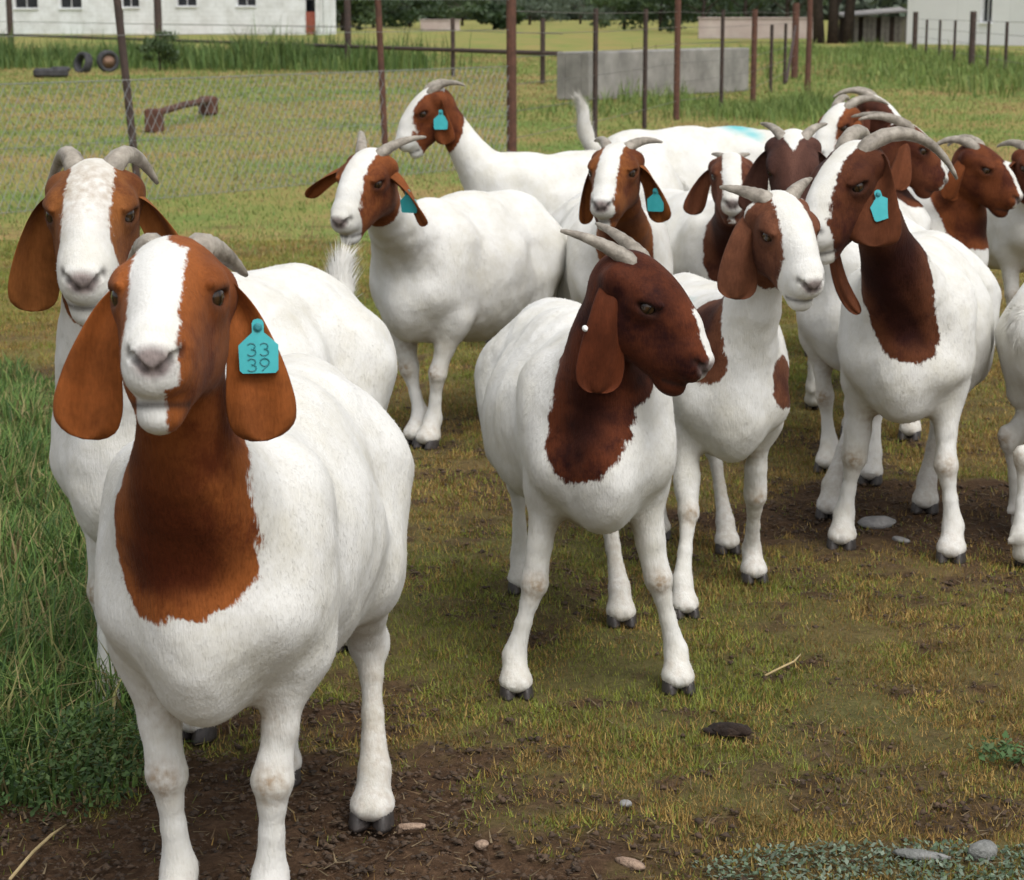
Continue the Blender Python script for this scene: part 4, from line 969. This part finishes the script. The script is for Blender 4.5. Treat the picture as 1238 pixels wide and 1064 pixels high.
def tyre(label, px, py, rz, lean, R_=.27, hub=True, sink=0.0):
    g_ = gnd(px, py); root = empty('old_tyre', (*g_, 0)); tag(root, label, 'tyre')
    sec = [(-.085, R_ * .62), (-.105, R_ * .8), (-.085, R_ * .96), (0, R_), (.085, R_ * .96), (.105, R_ * .8), (.085, R_ * .62), (0, R_ * .66)]
    rings = []
    for k in range(28):
        a = 2 * math.pi * k / 28; rings.append([(rr * math.cos(a), w, rr * math.sin(a)) for w, rr in sec])
    o = MB(); o.ring_loft(rings, closed=True); t_ = o.build('tread', M_TYRE, root, True); t_.location = (0, 0, R_ - sink); t_.rotation_euler = (lean, 0, rz)
    if hub:
        h_ = MB(); h_.ring_loft([[(rr * math.cos(2 * math.pi * k / 20), w, rr * math.sin(2 * math.pi * k / 20)) for k in range(20)] for w, rr in ((-.06, R_ * .64), (-.04, R_ * .58), (.0, R_ * .3), (.04, R_ * .58), (.06, R_ * .64))])
        o2 = h_.build('rim', M_RIM, root, True); o2.location = t_.location; o2.rotation_euler = t_.rotation_euler
    return root
tyre('old black tyre on a rusty rim standing upright in the weeds', 131, 88, .5, .1)
tyre('old black tyre without a rim half sunk in the weeds', 101, 88, -.75, -.25, .28, False, .06)
mb = MB(); mb.box((0, 0, .11), (.75, .35, .2), .1, .05); mb.box((.2, .05, .18), (.4, .3, .12), .4, .04); o = mb.build('scrap_sheet', M_TYRE); o.location = (*gnd(62, 94), 0); tag(o, 'dark grey lump of scrap lying low beside the sunken tyre', 'scrap')

# ------------------------------------------------------------------ weeds and tussocks farther back
def weed_band(name, label, pts, n, hgt, wid, pal, rng, spread=1.0, kind='stuff'):
    P_ = np.array([gnd(*p) for p in pts]); t = rng.random(n) * (len(P_) - 1); i = t.astype(int).clip(0, len(P_) - 2); f_ = (t - i)[:, None]
    p = P_[i] * (1 - f_) + P_[i + 1] * f_ + rng.normal(0, 1, (n, 2)) * np.array([spread * .5, spread])
    hh = hgt * (.35 + .65 * rng.random(n)) * (.2 + 3.2 * fbm(p[:, 0] * 1.1, p[:, 1] * .6) ** 2.2)
    col = np.array(pal)[rng.integers(0, len(pal), n)] * (.7 + .6 * rng.random(n))[:, None]
    o = blades(name, p[:, 0], p[:, 1], np.full(n, -.02), hh, np.full(n, wid) * (.6 + .8 * rng.random(n)), .1 + .6 * rng.random(n), col, rng)
    return tag(o, label, 'weeds', kind=kind)
WG = [(.085, .145, .042), (.11, .18, .052), (.07, .115, .036), (.15, .20, .06)]
WL = [(.165, .235, .065), (.14, .205, .058), (.21, .255, .08), (.115, .175, .05)]
weed_band('weed_strip', 'strip of tall dark green weeds across the field round the old tyres', ((-60, 80), (150, 77), (300, 80), (450, 82)), 18000, .68, .026, WG, rng, 2.2)
weed_band('weed_bank', 'bank of bright green weeds along the yard fence', ((985, 62), (1080, 66), (1150, 88), (1260, 108)), 18000, .30, .026, WL, rng, 4.0)
weed_band('weed_tussock', 'tall grass tussock growing round the fence posts behind the herd', ((900, 138), (945, 134), (985, 140)), 5000, .27, .014, WL, rng, 1.2)
weed_band('field_weeds', 'rough grass clumps scattered at the foot of the wire fence', ((700, 135), (800, 130), (900, 122)), 2500, .22, .016, WL, rng, 1.5)

# ------------------------------------------------------------------ trees
def leaf_mat(name, c1, c2):
    m, nt, b = new_mat(name); g_ = nd(nt, 'ShaderNodeNewGeometry'); r = ramp(nt, [(0, c1), (1, c2)]); nt.links.new(g_.outputs['Random Per Island'], r.inputs[0]); nt.links.new(r.outputs[0], b.inputs['Base Color'])
    b.inputs['Roughness'].default_value = .6
    tr = nd(nt, 'ShaderNodeBsdfTranslucent'); nt.links.new(r.outputs[0], tr.inputs['Color']); ms = nd(nt, 'ShaderNodeMixShader', in_0=.25)
    nt.links.new(b.outputs[0], ms.inputs[1]); nt.links.new(tr.outputs[0], ms.inputs[2]); nt.links.new(ms.outputs[0], nt.nodes['Material Output'].inputs['Surface']); return m
M_LEAF = [leaf_mat('leaf_dark', (.018, .040, .014), (.045, .080, .026)), leaf_mat('leaf_mid', (.035, .065, .022), (.075, .115, .040)), leaf_mat('leaf_hazed', (.060, .085, .060), (.10, .13, .085))]  # last tone paler and greyer: distance haze put into the leaf colour
M_BARK = simple_mat('bark', (.020, .014, .011), (.060, .042, .032), 5.0, .95, .8, 25.0)
def tree(name, label, px, Y, hgt, wid, trunk_r, mat, leaf, nleaf, rng, low=.15, group=None, stems=1, gz=0.0):
    x0 = (px - 619) / 2500 * Y * 1.0; root = empty(name, (x0, Y, gz)); tag(root, label, 'tree', group)
    mb = MB(); nl = 7 if hgt > 2 else 4; tips = []
    for st_ in range(stems):
        ox = (st_ - (stems - 1) / 2) * trunk_r * 2.2
        top = np.array([ox * 2 + rng.normal(0, .05 * hgt), 0, hgt * (.55)])
        mb.tube([(ox, 0, -.1), (ox * 1.2, 0, hgt * .25), top], [trunk_r, trunk_r * .75, trunk_r * .35], 8)
        for k in range(nl):
            f_ = .35 + .6 * k / nl; s_ = np.array([ox, 0, 0]) * (1 - f_) + top * f_; a = k * 2.4 + rng.random(); e = s_ + np.array([math.cos(a) * wid * .32, math.sin(a) * wid * .32, hgt * (.12 + .22 * rng.random())])
            mb.tube([s_, (s_ + e) / 2 + Z * .05 * hgt, e], [trunk_r * .35, trunk_r * .2, trunk_r * .08], 6); tips.append(e)
    mb.build('trunk', M_BARK, root, True)
    ncl = 16; C_ = []
    for k in range(ncl):
        a = rng.random() * 6.283; r_ = math.sqrt(rng.random()) * .40; zz = low + (1 - low) * rng.random() ** .8
        C_.append((math.cos(a) * r_ * wid * (1.05 - .5 * abs(zz - .5)), math.sin(a) * r_ * wid, zz * hgt * .92))
    C_ = np.array(C_ + [tuple(t_) for t_ in tips]); ci = rng.integers(0, len(C_), nleaf); R_ = np.array([wid * .17, wid * .17, hgt * .11])
    q = rng.normal(0, 1, (nleaf, 3)); q /= np.linalg.norm(q, axis=1)[:, None]; p = C_[ci] + q * R_ * (rng.random(nleaf) ** .4)[:, None] * (.7 + .6 * rng.random(len(C_))[ci])[:, None]
    p[:, 2] = np.maximum(p[:, 2], .05 * hgt * rng.random(nleaf))
    u = rng.normal(0, 1, (nleaf, 3)); u /= np.linalg.norm(u, axis=1)[:, None]; w = np.cross(u, rng.normal(0, 1, (nleaf, 3))); w /= np.linalg.norm(w, axis=1)[:, None]
    L_ = leaf * (.6 + .8 * rng.random(nleaf)); V = np.stack([p - u * L_[:, None], p + w * (L_ * .55)[:, None], p + u * L_[:, None], p - w * (L_ * .55)[:, None]], 1).reshape(-1, 3); i0 = np.arange(nleaf) * 4
    me = np_mesh('crown', V, np.stack([i0, i0 + 1, i0 + 2, i0 + 3], 1), mat, False); link(bpy.data.objects.new('crown', me), root)
    return root
GR = 'trees along the far edge of the field'
rt = np.random.default_rng(77)
for (px, Y, hh, ww, mi, lab) in ((418, 170, 4.2, 6, 1, 'rounded green tree beside the end of the white farm building'), (455, 200, 4.6, 9, 0, 'dark spreading tree next to the rounded tree behind the field'), (498, 215, 4.9, 9, 0, 'dark dense tree standing behind the far pinkish wall'),
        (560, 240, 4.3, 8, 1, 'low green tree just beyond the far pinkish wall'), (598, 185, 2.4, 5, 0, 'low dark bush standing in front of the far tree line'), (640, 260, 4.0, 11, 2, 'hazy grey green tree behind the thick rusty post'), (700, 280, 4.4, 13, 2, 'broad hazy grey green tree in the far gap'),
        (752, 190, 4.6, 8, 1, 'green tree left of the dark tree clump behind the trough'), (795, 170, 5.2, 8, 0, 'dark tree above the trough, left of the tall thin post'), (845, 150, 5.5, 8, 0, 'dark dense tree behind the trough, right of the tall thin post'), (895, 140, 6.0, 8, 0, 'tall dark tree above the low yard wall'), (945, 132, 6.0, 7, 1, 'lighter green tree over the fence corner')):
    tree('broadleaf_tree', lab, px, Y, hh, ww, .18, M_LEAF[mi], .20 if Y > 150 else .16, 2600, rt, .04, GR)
tree('shade_tree', 'large dark tree with several thick stems beside the low shed', 1000, 100, 9.0, 9.0, .30, M_LEAF[0], .2, 3000, rt, .55, None, 3)
tree('round_bush', 'dark green round bush among the weeds by the field rail', 200, 52, .95, 1.1, .03, M_LEAF[1], .05, 1200, rt, .1)
for (px, hh, ww) in ((380, 7, 60), (620, 8, 90), (820, 9, 80), (1060, 9, 60)):
    pass
# far wooded ridge closing the horizon
n = 42000; x = (rt.random(n) * 2 - 1) * 190; y = 420 + rt.random(n) * 90; ridge = 5.0 + 7.0 * fbm(x * .02 + 4, y * 0 + 2) ; z = rt.random(n) ** .7 * ridge
p = np.stack([x, y, z], 1); u = rt.normal(0, 1, (n, 3)); u /= np.linalg.norm(u, axis=1)[:, None]; w = np.cross(u, rt.normal(0, 1, (n, 3))); w /= np.linalg.norm(w, axis=1)[:, None]; L_ = .9 + .9 * rt.random(n)
V = np.stack([p - u * L_[:, None], p + w * (L_ * .6)[:, None], p + u * L_[:, None], p - w * (L_ * .6)[:, None]], 1).reshape(-1, 3); i0 = np.arange(n) * 4
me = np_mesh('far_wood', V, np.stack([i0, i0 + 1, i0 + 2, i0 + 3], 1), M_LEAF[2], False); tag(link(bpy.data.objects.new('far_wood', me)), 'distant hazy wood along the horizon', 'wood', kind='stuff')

# ------------------------------------------------------------------ buildings
def wall_mat(name, c1, c2, scale, bw, bh):
    m, nt, b = new_mat(name); tc = nd(nt, 'ShaderNodeTexCoord'); br = nd(nt, 'ShaderNodeTexBrick', in_Scale=1.0); br.inputs['Brick Width'].default_value = bw; br.inputs['Row Height'].default_value = bh; br.inputs['Mortar Size'].default_value = .012
    mp = nd(nt, 'ShaderNodeMapping'); mp.inputs['Rotation'].default_value = (math.pi / 2, 0, 0); nt.links.new(tc.outputs['Object'], mp.inputs['Vector']); nt.links.new(mp.outputs[0], br.inputs['Vector'])
    br.inputs['Color1'].default_value = (*c1, 1); br.inputs['Color2'].default_value = (*[c * .95 for c in c1], 1); br.inputs['Mortar'].default_value = (*[c * .82 for c in c1], 1)
    n = nd(nt, 'ShaderNodeTexNoise', in_Scale=scale, in_Detail=7.0, in_Roughness=.7); nt.links.new(tc.outputs['Object'], n.inputs['Vector']); r = ramp(nt, [(.35, c2), (.6, (1, 1, 1))]); nt.links.new(n.outputs['Fac'], r.inputs[0])
    nt.links.new(mixc(nt, .8, br.outputs['Color'], r.outputs[0], 'MULTIPLY'), b.inputs['Base Color']); b.inputs['Roughness'].default_value = .9; return m
M_WHITE = wall_mat('whitewashed_block', (.74, .76, .78), (.72, .71, .68), .9, .6, .3)
M_WHITE2 = wall_mat('white_plaster', (.84, .85, .87), (.93, .93, .93), .6, 3.0, 3.0)
M_DARKGLASS = simple_mat('dark_window', (.010, .011, .015), (.03, .032, .04), 3.0, .2, .05, 10.0)
M_REDDOOR = simple_mat('red_door_paint', (.22, .05, .035), (.30, .08, .05), 4.0, .7, .2, 30.0)
M_ROOF = simple_mat('grey_roof_sheet', (.20, .19, .18), (.34, .32, .30), 1.5, .7, .3, 12.0)
M_FRAME = simple_mat('window_frame_paint', (.45, .46, .47), (.6, .6, .6), 5.0, .7, .2, 30.0)
def building(name, label, p0, p1, depth, hgt, holes, wm, doors=()):
    """p0 -> p1 is the front wall at ground level (left to right seen from outside); holes: (t0, t1, z0, z1) along it"""
    p0 = np.array([*p0, 0.0]); p1 = np.array([*p1, 0.0]); Ln = np.linalg.norm(p1 - p0); rz = math.atan2(*(p1 - p0)[[1, 0]])
    root = empty(name, p0, rz); tag(root, label, 'building')
    mb = MB(); th = .25; hs2 = sorted(list(holes) + list(doors)); cur = 0.0
    for (a, b_, z0, z1) in hs2:
        if a > cur: mb.box(((cur + a) / 2, th / 2, hgt / 2), (a - cur, th, hgt))
        if z0 > 0: mb.box(((a + b_) / 2, th / 2, z0 / 2), (b_ - a, th, z0))
        mb.box(((a + b_) / 2, th / 2, (z1 + hgt) / 2), (b_ - a, th, hgt - z1)); cur = b_
    mb.box(((cur + Ln) / 2, th / 2, hgt / 2), (Ln - cur, th, hgt)); mb.build('front_wall', wm, root)
    for xx in (th / 2, Ln - th / 2): MB().box((xx, th + (depth - th) / 2 + .002, hgt / 2 - .003), (th, depth - th, hgt)).build('side_wall', wm, root)
    MB().box((Ln / 2, depth + th / 2, hgt / 2), (Ln, th, hgt)).build('rear_wall', wm, root)
    rf = MB(); ov = .35; rf.ring_loft([[(x, -ov, hgt - .02), (x, depth / 2, hgt + depth * .22), (x, depth + ov, hgt - .02), (x, depth / 2, hgt + depth * .22 - .1)] for x in (-ov, Ln + ov)]); rf.build('roof', M_ROOF, root)
    for (a, b_, z0, z1) in holes:
        w = MB(); fw = .06
        for (cx, cz, sx, sz) in (((a + b_) / 2, z0 + fw / 2, b_ - a, fw), ((a + b_) / 2, z1 - fw / 2, b_ - a, fw), (a + fw / 2, (z0 + z1) / 2, fw, z1 - z0 - 2 * fw), (b_ - fw / 2, (z0 + z1) / 2, fw, z1 - z0 - 2 * fw), ((a + b_) / 2, (z0 + z1) / 2, fw * .7, z1 - z0 - 2 * fw)): w.box((cx, th * .6, cz), (sx, .07, sz))
        wo = w.build('window', M_FRAME, root); MB().box(((a + b_) / 2, th * .6 + .045, (z0 + z1) / 2), (b_ - a - .004, .015, z1 - z0 - .004)).build('pane', M_DARKGLASS, wo)
        MB().box(((a + b_) / 2, -.04, z0 - .04), (b_ - a + .1, .12, .07)).build('sill', wm, wo)
    return root, Ln
q0, q1 = np.array([-.2475 * 148 - 3, 147.0]), np.array([(390 - 619) / 2500 * 140, 140.0])
Ln = np.linalg.norm(q1 - q0); tt = np.linspace(0, 1, 2000); LP = q0 + (q1 - q0) * tt[:, None]; LPX = 619 + 2500 * LP[:, 0] / LP[:, 1] / 1.0
tof = lambda px: tt[np.argmin(abs(LPX - px))] * Ln
holes = [(tof(a), tof(b_), zz, zz + 1.3) for a, b_, zz in ((30, 58, 1.72), (84, 110, 1.72), (157, 178, 1.78), (222, 246, 1.85), (293, 316, 1.85))]
dr = (tof(374), tof(386), 0.0, 3.0)
root, _ = building('farm_building', 'long whitewashed block farm building with a row of dark windows behind the field', q0, q1, 3.2, 4.6, holes, M_WHITE, [dr])
MB().box(((dr[0] + dr[1]) / 2, .17, .75), (dr[1] - dr[0] - .01, .06, 1.5)).build('half_door', M_REDDOOR, root); MB().box(((dr[0] + dr[1]) / 2, .9, 1.5), (dr[1] - dr[0] + .5, .05, 3.0)).build('doorway_shade', M_DARKGLASS, root)  # near-black sheet behind the half door stands in for the shade inside
h0, h1 = np.array([(1087 - 619) / 2500 * 98, 98.0]), np.array([27.5, 86.0])
Ln = np.linalg.norm(h1 - h0); LP = h0 + (h1 - h0) * tt[:, None]; LPX = 619 + 2500 * LP[:, 0] / LP[:, 1]
building('white_house', 'tall white plastered house behind the yard fence', h0, h1, 7.0, 5.5, [(tof(1174), tof(1187), 1.0, 2.6)], M_WHITE2)
# low shed against the white house
M_SHED = simple_mat('weathered_board', (.17, .155, .14), (.33, .30, .27), 6.0, .9, .3, 30.0)
sx0, sx1, sy = (1014 - 619) / 2500 * 104, (1088 - 619) / 2500 * 104, 104.0
sh = empty('low_shed', (sx0, sy, 0)); tag(sh, 'low weathered board shed with a sloping roof against the white house', 'shed'); W_ = sx1 - sx0
nb = 14
for k in range(nb):
    if k in (3, 7, 10): continue
    MB().box((W_ * (k + .5) / nb, (k % 2) * .012, .62), (W_ / nb - .02, .04, 1.24 + .02 * (k % 3))).build('board', M_SHED, sh)
MB().box((W_ / 2, 1.9, .6), (W_, .06, 1.2)).build('rear_wall', M_DARKPOST, sh)
MB().ring_loft([[(x, -.3, 1.28 + .13 * x / W_ * 2), (x, 2.1, 1.45 + .13 * x / W_ * 2), (x, 2.1, 1.37 + .13 * x / W_ * 2), (x, -.3, 1.20 + .13 * x / W_ * 2)] for x in (-.15, W_ - .02)]).build('roof', M_ROOF, sh)
M_PINK = simple_mat('faded_wall', (.34, .27, .25), (.46, .39, .36), 1.0, .9, .2, 8.0)
a = np.array([(512 - 619) / 2500 * 172, 172.0]); mb = MB(); mb.box((0, 0, .42), (3.2, .3, .84), .03, .02); mb.box((0, 0, .87), (3.4, .45, .07), .03, .01); o = mb.build('far_wall', M_PINK); o.location = (a[0] + 1.5, a[1], 0); tag(o, 'small pinkish wall at the foot of the far trees', 'wall')
a0, a1 = (840 - 619) / 2500 * 118, (985 - 619) / 2500 * 118; mb = MB(); mb.box((0, 0, .55), (a1 - a0, .25, 1.1), .0, .02); mb.box((0, 0, 1.14), (a1 - a0 + .1, .36, .08), 0, .01); o = mb.build('yard_wall', M_PINK); o.location = ((a0 + a1) / 2, 118, 0); tag(o, 'low greyish pink yard wall under the dark trees', 'wall')
# ------------------------------------------------------------------ the herd
DK = (.085, .022, .010)
goat('large white goat with brown bib and white blaze facing the camera, numbered teal tag',
     (-.45, 3.00), (-.38, 3.60), at(206, 372, 2.72), s=1.04, zt=.022, fat=1.0, hs=1.12, hwid=.87, yaw=2, pitch=4, roll=0,
     feet=dict(fr=(-.523, 3.016), fl=(-.377, 2.987), hl=(-.245, 3.45), hr=(-.43, 3.66)),
     brown=(.25, .075, .018), dark=(.13, .032, .008), bib=[(.335, -.010, .605, .106, .8, .092)], blaze=(.034, .037, .036), blaze_s=-.008, crown_patch=(-.045, .022, .078, .032), muzzle=.055, muzzle_s=(-1, .2),
     ears={1: dict(out=.36, face=-8, cup=.3, back=-.12), -1: dict(out=.42, face=-8, cup=.3, back=-.12)}, ear_len=.195, ear_w=.088, ear_u=.008, horn=(.125, .34, -4, 55),
     tag_on={1: dict(t=.40, q=.5, side=-1, num=('33', '39'), size=1.0)}, h=.008, hf=.0038, nfur=60000)
goat('white goat with tan stained blaze and pale horns, standing in the tall grass',
     (-.72, 3.95), (-.455, 4.52), at(112, 265, 3.68), s=1.14, fat=1.05, hs=1.12, yaw=4, pitch=20,
     brown=(.21, .075, .020), dark=(.10, .028, .010), blaze=(.036, .038, .040), blaze_s=.0, muzzle=.09, tan=.55,
     ears={1: dict(out=.5, face=15, cup=.4), -1: dict(out=.35, face=10, cup=.7, w=.085, stud=(.45, -.8))}, ear_len=.21, horn=(.155, .34, 22, 105), horn_r=.019, tail=.85, tail_len=.85, h=.009, hf=.005, nfur=40000)
goat('white goat with spread ears and one long side horn, teal tag, brown knee',
     (-.30, 6.72), (.02, 7.17), at(440, 222, 6.28), s=1.06, fat=1.1, hs=1.08, yaw=-26, pitch=26, roll=-3, head_r=.155,
     feet=dict(fr=(-.315, 6.75), fl=(-.27, 6.68)),
     brown=(.20, .062, .018), dark=(.09, .022, .008), blaze=(.036, .037, .045), muzzle=.07,
     ears={1: dict(out=.75, face=30, cup=.7, w=.06), -1: dict(out=1.6, face=20, cup=.9, w=.045)}, ear_len=.20, horn=(.165, .42, 10, 25), horn_r=.018,
     tag_on={1: dict(t=.55, q=.2, side=-1, lift=.010, turn=1.2)}, h=.011, hf=.006, nfur=25000)
goat('white goat in profile with brown head patch and teal tag, standing by the fence',
     (-.02, 8.75), (.60, 8.95), at(515, 137, 8.70), s=1.08, fat=1.0, hs=1.04, yaw=-72, pitch=38, head_r=.165,
     brown=(.17, .050, .016), dark=(.07, .018, .008), blaze=(.045, .042, .05), muzzle=.08,
     ears={1: dict(out=.15, cam=0, face=0, cup=.3, drop=1.0), -1: dict(out=.3, face=60)}, ear_len=.18, ear_w=.085, horn=(.15, .25, 10, 70),
     tag_on={1: dict(t=.40, q=0.0, side=1, lift=.008, size=1.1)}, h=.012, hf=.007, nfur=15000)
goat('white goat with dark brown neck looking sideways, white stud through its long ear',
     (.178, 4.17), (.10, 4.80), at(782, 368, 4.02), s=.92, zt=.055, fat=1.10, hs=1.02, yaw=62, pitch=33,
     feet=dict(fr=(.007, 4.15), fl=(.349, 4.183), hl=(.254, 4.669), hr=(.023, 4.954)),
     brown=(.105, .027, .010), dark=(.030, .007, .005), bib=[(.31, -.045, .535, .088, .8, .10)], blaze=(.009, .009, .012), blaze_f=.085,
     ears={-1: dict(out=.12, cam=0, face=0, cup=.25, back=.0, stud=(.5, -.9)), 1: dict(out=.3, face=60)}, ear_len=.225, ear_w=.098, horn=(.15, .28, 4, 22), horn_r=.017, h=.009, hf=.0045, nfur=50000)
goat('white goat with brown neck and teal tag peering over the sideways looking goat',
     (.37, 6.95), (.30, 7.56), at(742, 212, 6.5), s=1.02, fat=1.05, hs=1.08, yaw=-16, pitch=18,
     brown=(.21, .070, .018), dark=(.11, .030, .010), bib=[(.30, 0, .60, .09, .8, .11)], blaze=(.030, .032, .036), muzzle=.04,
     ears={1: dict(out=.5, face=20, cup=.5), -1: dict(out=.3, face=25, cup=.9, w=.05)}, ear_len=.20, horn=(.165, .40, 5, 35), horn_r=.018,
     tag_on={1: dict(t=.6, q=.4, side=-1, lift=.010, turn=1.0)}, h=.012, hf=.007, nfur=12000)
goat('young white goat with brown patches on its white neck and a broad white face',
     (.52, 4.90), (.43, 5.43), at(950, 284, 4.66), s=.88, zt=.06, fat=.98, hs=.98, yaw=20, pitch=28, roll=4, head_r=.135,
     feet=dict(fr=(.408, 4.737), fl=(.608, 5.046), hl=(.57, 5.334), hr=(.398, 5.485)),
     brown=(.145, .055, .028), dark=(.075, .026, .014), patches=[(.26, -.12, .73, .105), (.29, -.11, .63, .085), (.30, .16, .55, .075)], blaze=(.030, .037, .05), muzzle=.10,
     ears={-1: dict(out=.30, cam=0, cup=.4, back=-.1), 1: dict(out=.2, face=60, cup=.8, w=.06)}, ear_len=.205, ear_w=.10, horn=(.12, .9, 5, 15), teal=[(.02, -.10, .76, .05, .35)], h=.009, hf=.005, nfur=40000)
goat('white goat with dark chocolate neck, big swept back horn and teal tag on its ear',
     (1.02, 5.31), (1.19, 5.88), at(1022, 225, 5.02), s=1.01, zt=.03, fat=1.02, hs=1.08, yaw=-48, pitch=30, roll=0,
     feet=dict(fr=(.886, 5.377), fl=(1.15, 5.24), hl=(1.19, 5.79), hr=(.905, 5.72)),
     brown=(.095, .030, .012), dark=(.040, .010, .007), bib=[(.32, 0.02, .56, .075, .75, .12)], blaze=(.030, .024, .04), blaze_s=0, muzzle=.06,
     ears={1: dict(out=.30, cam=0, cup=.25, back=-.55, w=.125, L=.19), -1: dict(cam=0, cup=.5, w=.036, path=(at(998, 275, 5.06), at(1004, 345, 5.02), at(1040, 380, 5.0)))}, ear_len=.20, ear_w=.105, horn=(.29, .30, 8, 115), horn_r=.021,
     tag_on={1: dict(t=.45, q=.0, side=1, lift=.008, roll=-20)}, h=.009, hf=.005, nfur=40000)
goat('goat with narrow white blaze and dark brown chest, half hidden behind the young goat',
     (.78, 7.35), (.58, 7.95), at(884, 217, 7.0), s=.98, hs=.98, yaw=-4, pitch=16,
     brown=(.13, .046, .022), dark=(.06, .018, .010), bib=[(.32, 0, .58, .15, .8, .12)], blaze=(.032, .034, .036), muzzle=.035,
     ears={-1: dict(out=.55, face=15, cup=.4), 1: dict(out=.4, face=20)}, ear_len=.19, horn=(.07, .5, 0, 20), horn_r=.012, h=.013, hf=.008, nfur=10000)
goat('goat with greyish dark forehead under a white crown, squeezed behind the young goat',
     (1.04, 6.30), (1.25, 6.86), at(958, 205, 6.15), s=1.0, hs=1.06, yaw=-8, pitch=45,
     feet=dict(fr=(.987, 6.322), fl=(1.096, 6.158)),
     brown=(.10, .045, .032), dark=(.055, .026, .022), blaze=(.055, .0, -.03), blaze_f=-.14,
     ears={'both': dict(out=.4, face=10)}, horn=(.13, .45, -10, 45), horn_r=.016, h=.013, hf=.008, nfur=10000)
goat('white goat with raised tail and teal paint mark across its shoulders',
     (1.06, 9.62), (.50, 9.35), at(1012, 155, 9.2), s=1.17, hs=1.10, yaw=-48, pitch=30,
     brown=(.19, .058, .018), dark=(.08, .022, .010), blaze=(.04, .045, .05), muzzle=.07,
     ears={'both': dict(out=.35, face=40)}, horn=(.20, .3, 10, 70), tail=1.0, tail_len=1.3, teal=[(.16, -.02, .76, .075, .8), (.19, -.08, .72, .05, .7)], h=.013, hf=.008, nfur=10000)
goat('dark headed goat with curved ribbed horns, farthest back in the herd',
     (1.60, 10.5), (1.25, 11.0), at(1062, 140, 10.3), s=1.0, hs=1.06, yaw=70, pitch=28,
     brown=(.08, .026, .014), dark=(.035, .012, .008), blaze=(.022, .03, .03), ears={'both': dict(out=.35, face=50)}, horn=(.20, .3, 15, 75), h=.013, hf=.008, nfur=6000)
goat('brown headed goat with flat curved horns turned away behind the chocolate necked goat',
     (1.42, 7.85), (1.18, 7.30), at(1103, 182, 7.75), s=1.0, hs=1.02, yaw=88, pitch=35,
     brown=(.13, .042, .018), dark=(.06, .016, .010), blaze=(.02, .02, .03), bib=[(.30, 0, .60, .09, .8, .11)], ears={'both': dict(out=.3, face=70)}, horn=(.22, .3, 0, 55), h=.013, hf=.008, nfur=6000)
goat('goat with reddish brown head and neck seen in profile, short curved horn',
     (1.72, 8.15), (1.32, 8.60), at(1190, 206, 8.0), s=1.0, hs=1.06, yaw=58, pitch=28,
     brown=(.17, .050, .016), dark=(.07, .018, .008), bib=[(.32, 0, .60, .12, .8, .12)], blaze=(.016, .016, .02), blaze_f=.05,
     ears={-1: dict(out=.2, cam=0, cup=.6, back=.25), 1: dict(out=.3)}, ear_len=.17, horn=(.17, .25, 15, 80), h=.012, hf=.007, nfur=10000)
goat('goat with brown head standing behind the reddish necked goat in profile, tan knees',
     (2.22, 8.75), (2.02, 9.38), at(1252, 205, 8.45), s=1.0, hs=1.05, yaw=10, pitch=25,
     brown=(.15, .045, .018), dark=(.07, .018, .010), blaze=(.02, .02, .03), ears={'both': dict(out=.35, face=30)}, horn=(.15, .4, 5, 60), h=.013, hf=.008, nfur=6000)
goat('white goat turned away on the bare earth, round rump and pale hind leg showing',
     (1.955, 5.62), (1.42, 5.38), at(1600, 200, 5.6), s=1.0, fat=1.05, hs=1.0, yaw=70, pitch=20,
     feet=dict(hr=(1.325, 5.17), hl=(1.40, 5.50)), brown=(.15, .045, .018), dark=(.07, .018, .010), blaze=(.03, .03, .03), tail_len=.5, h=.011, hf=.008, nfur=15000)
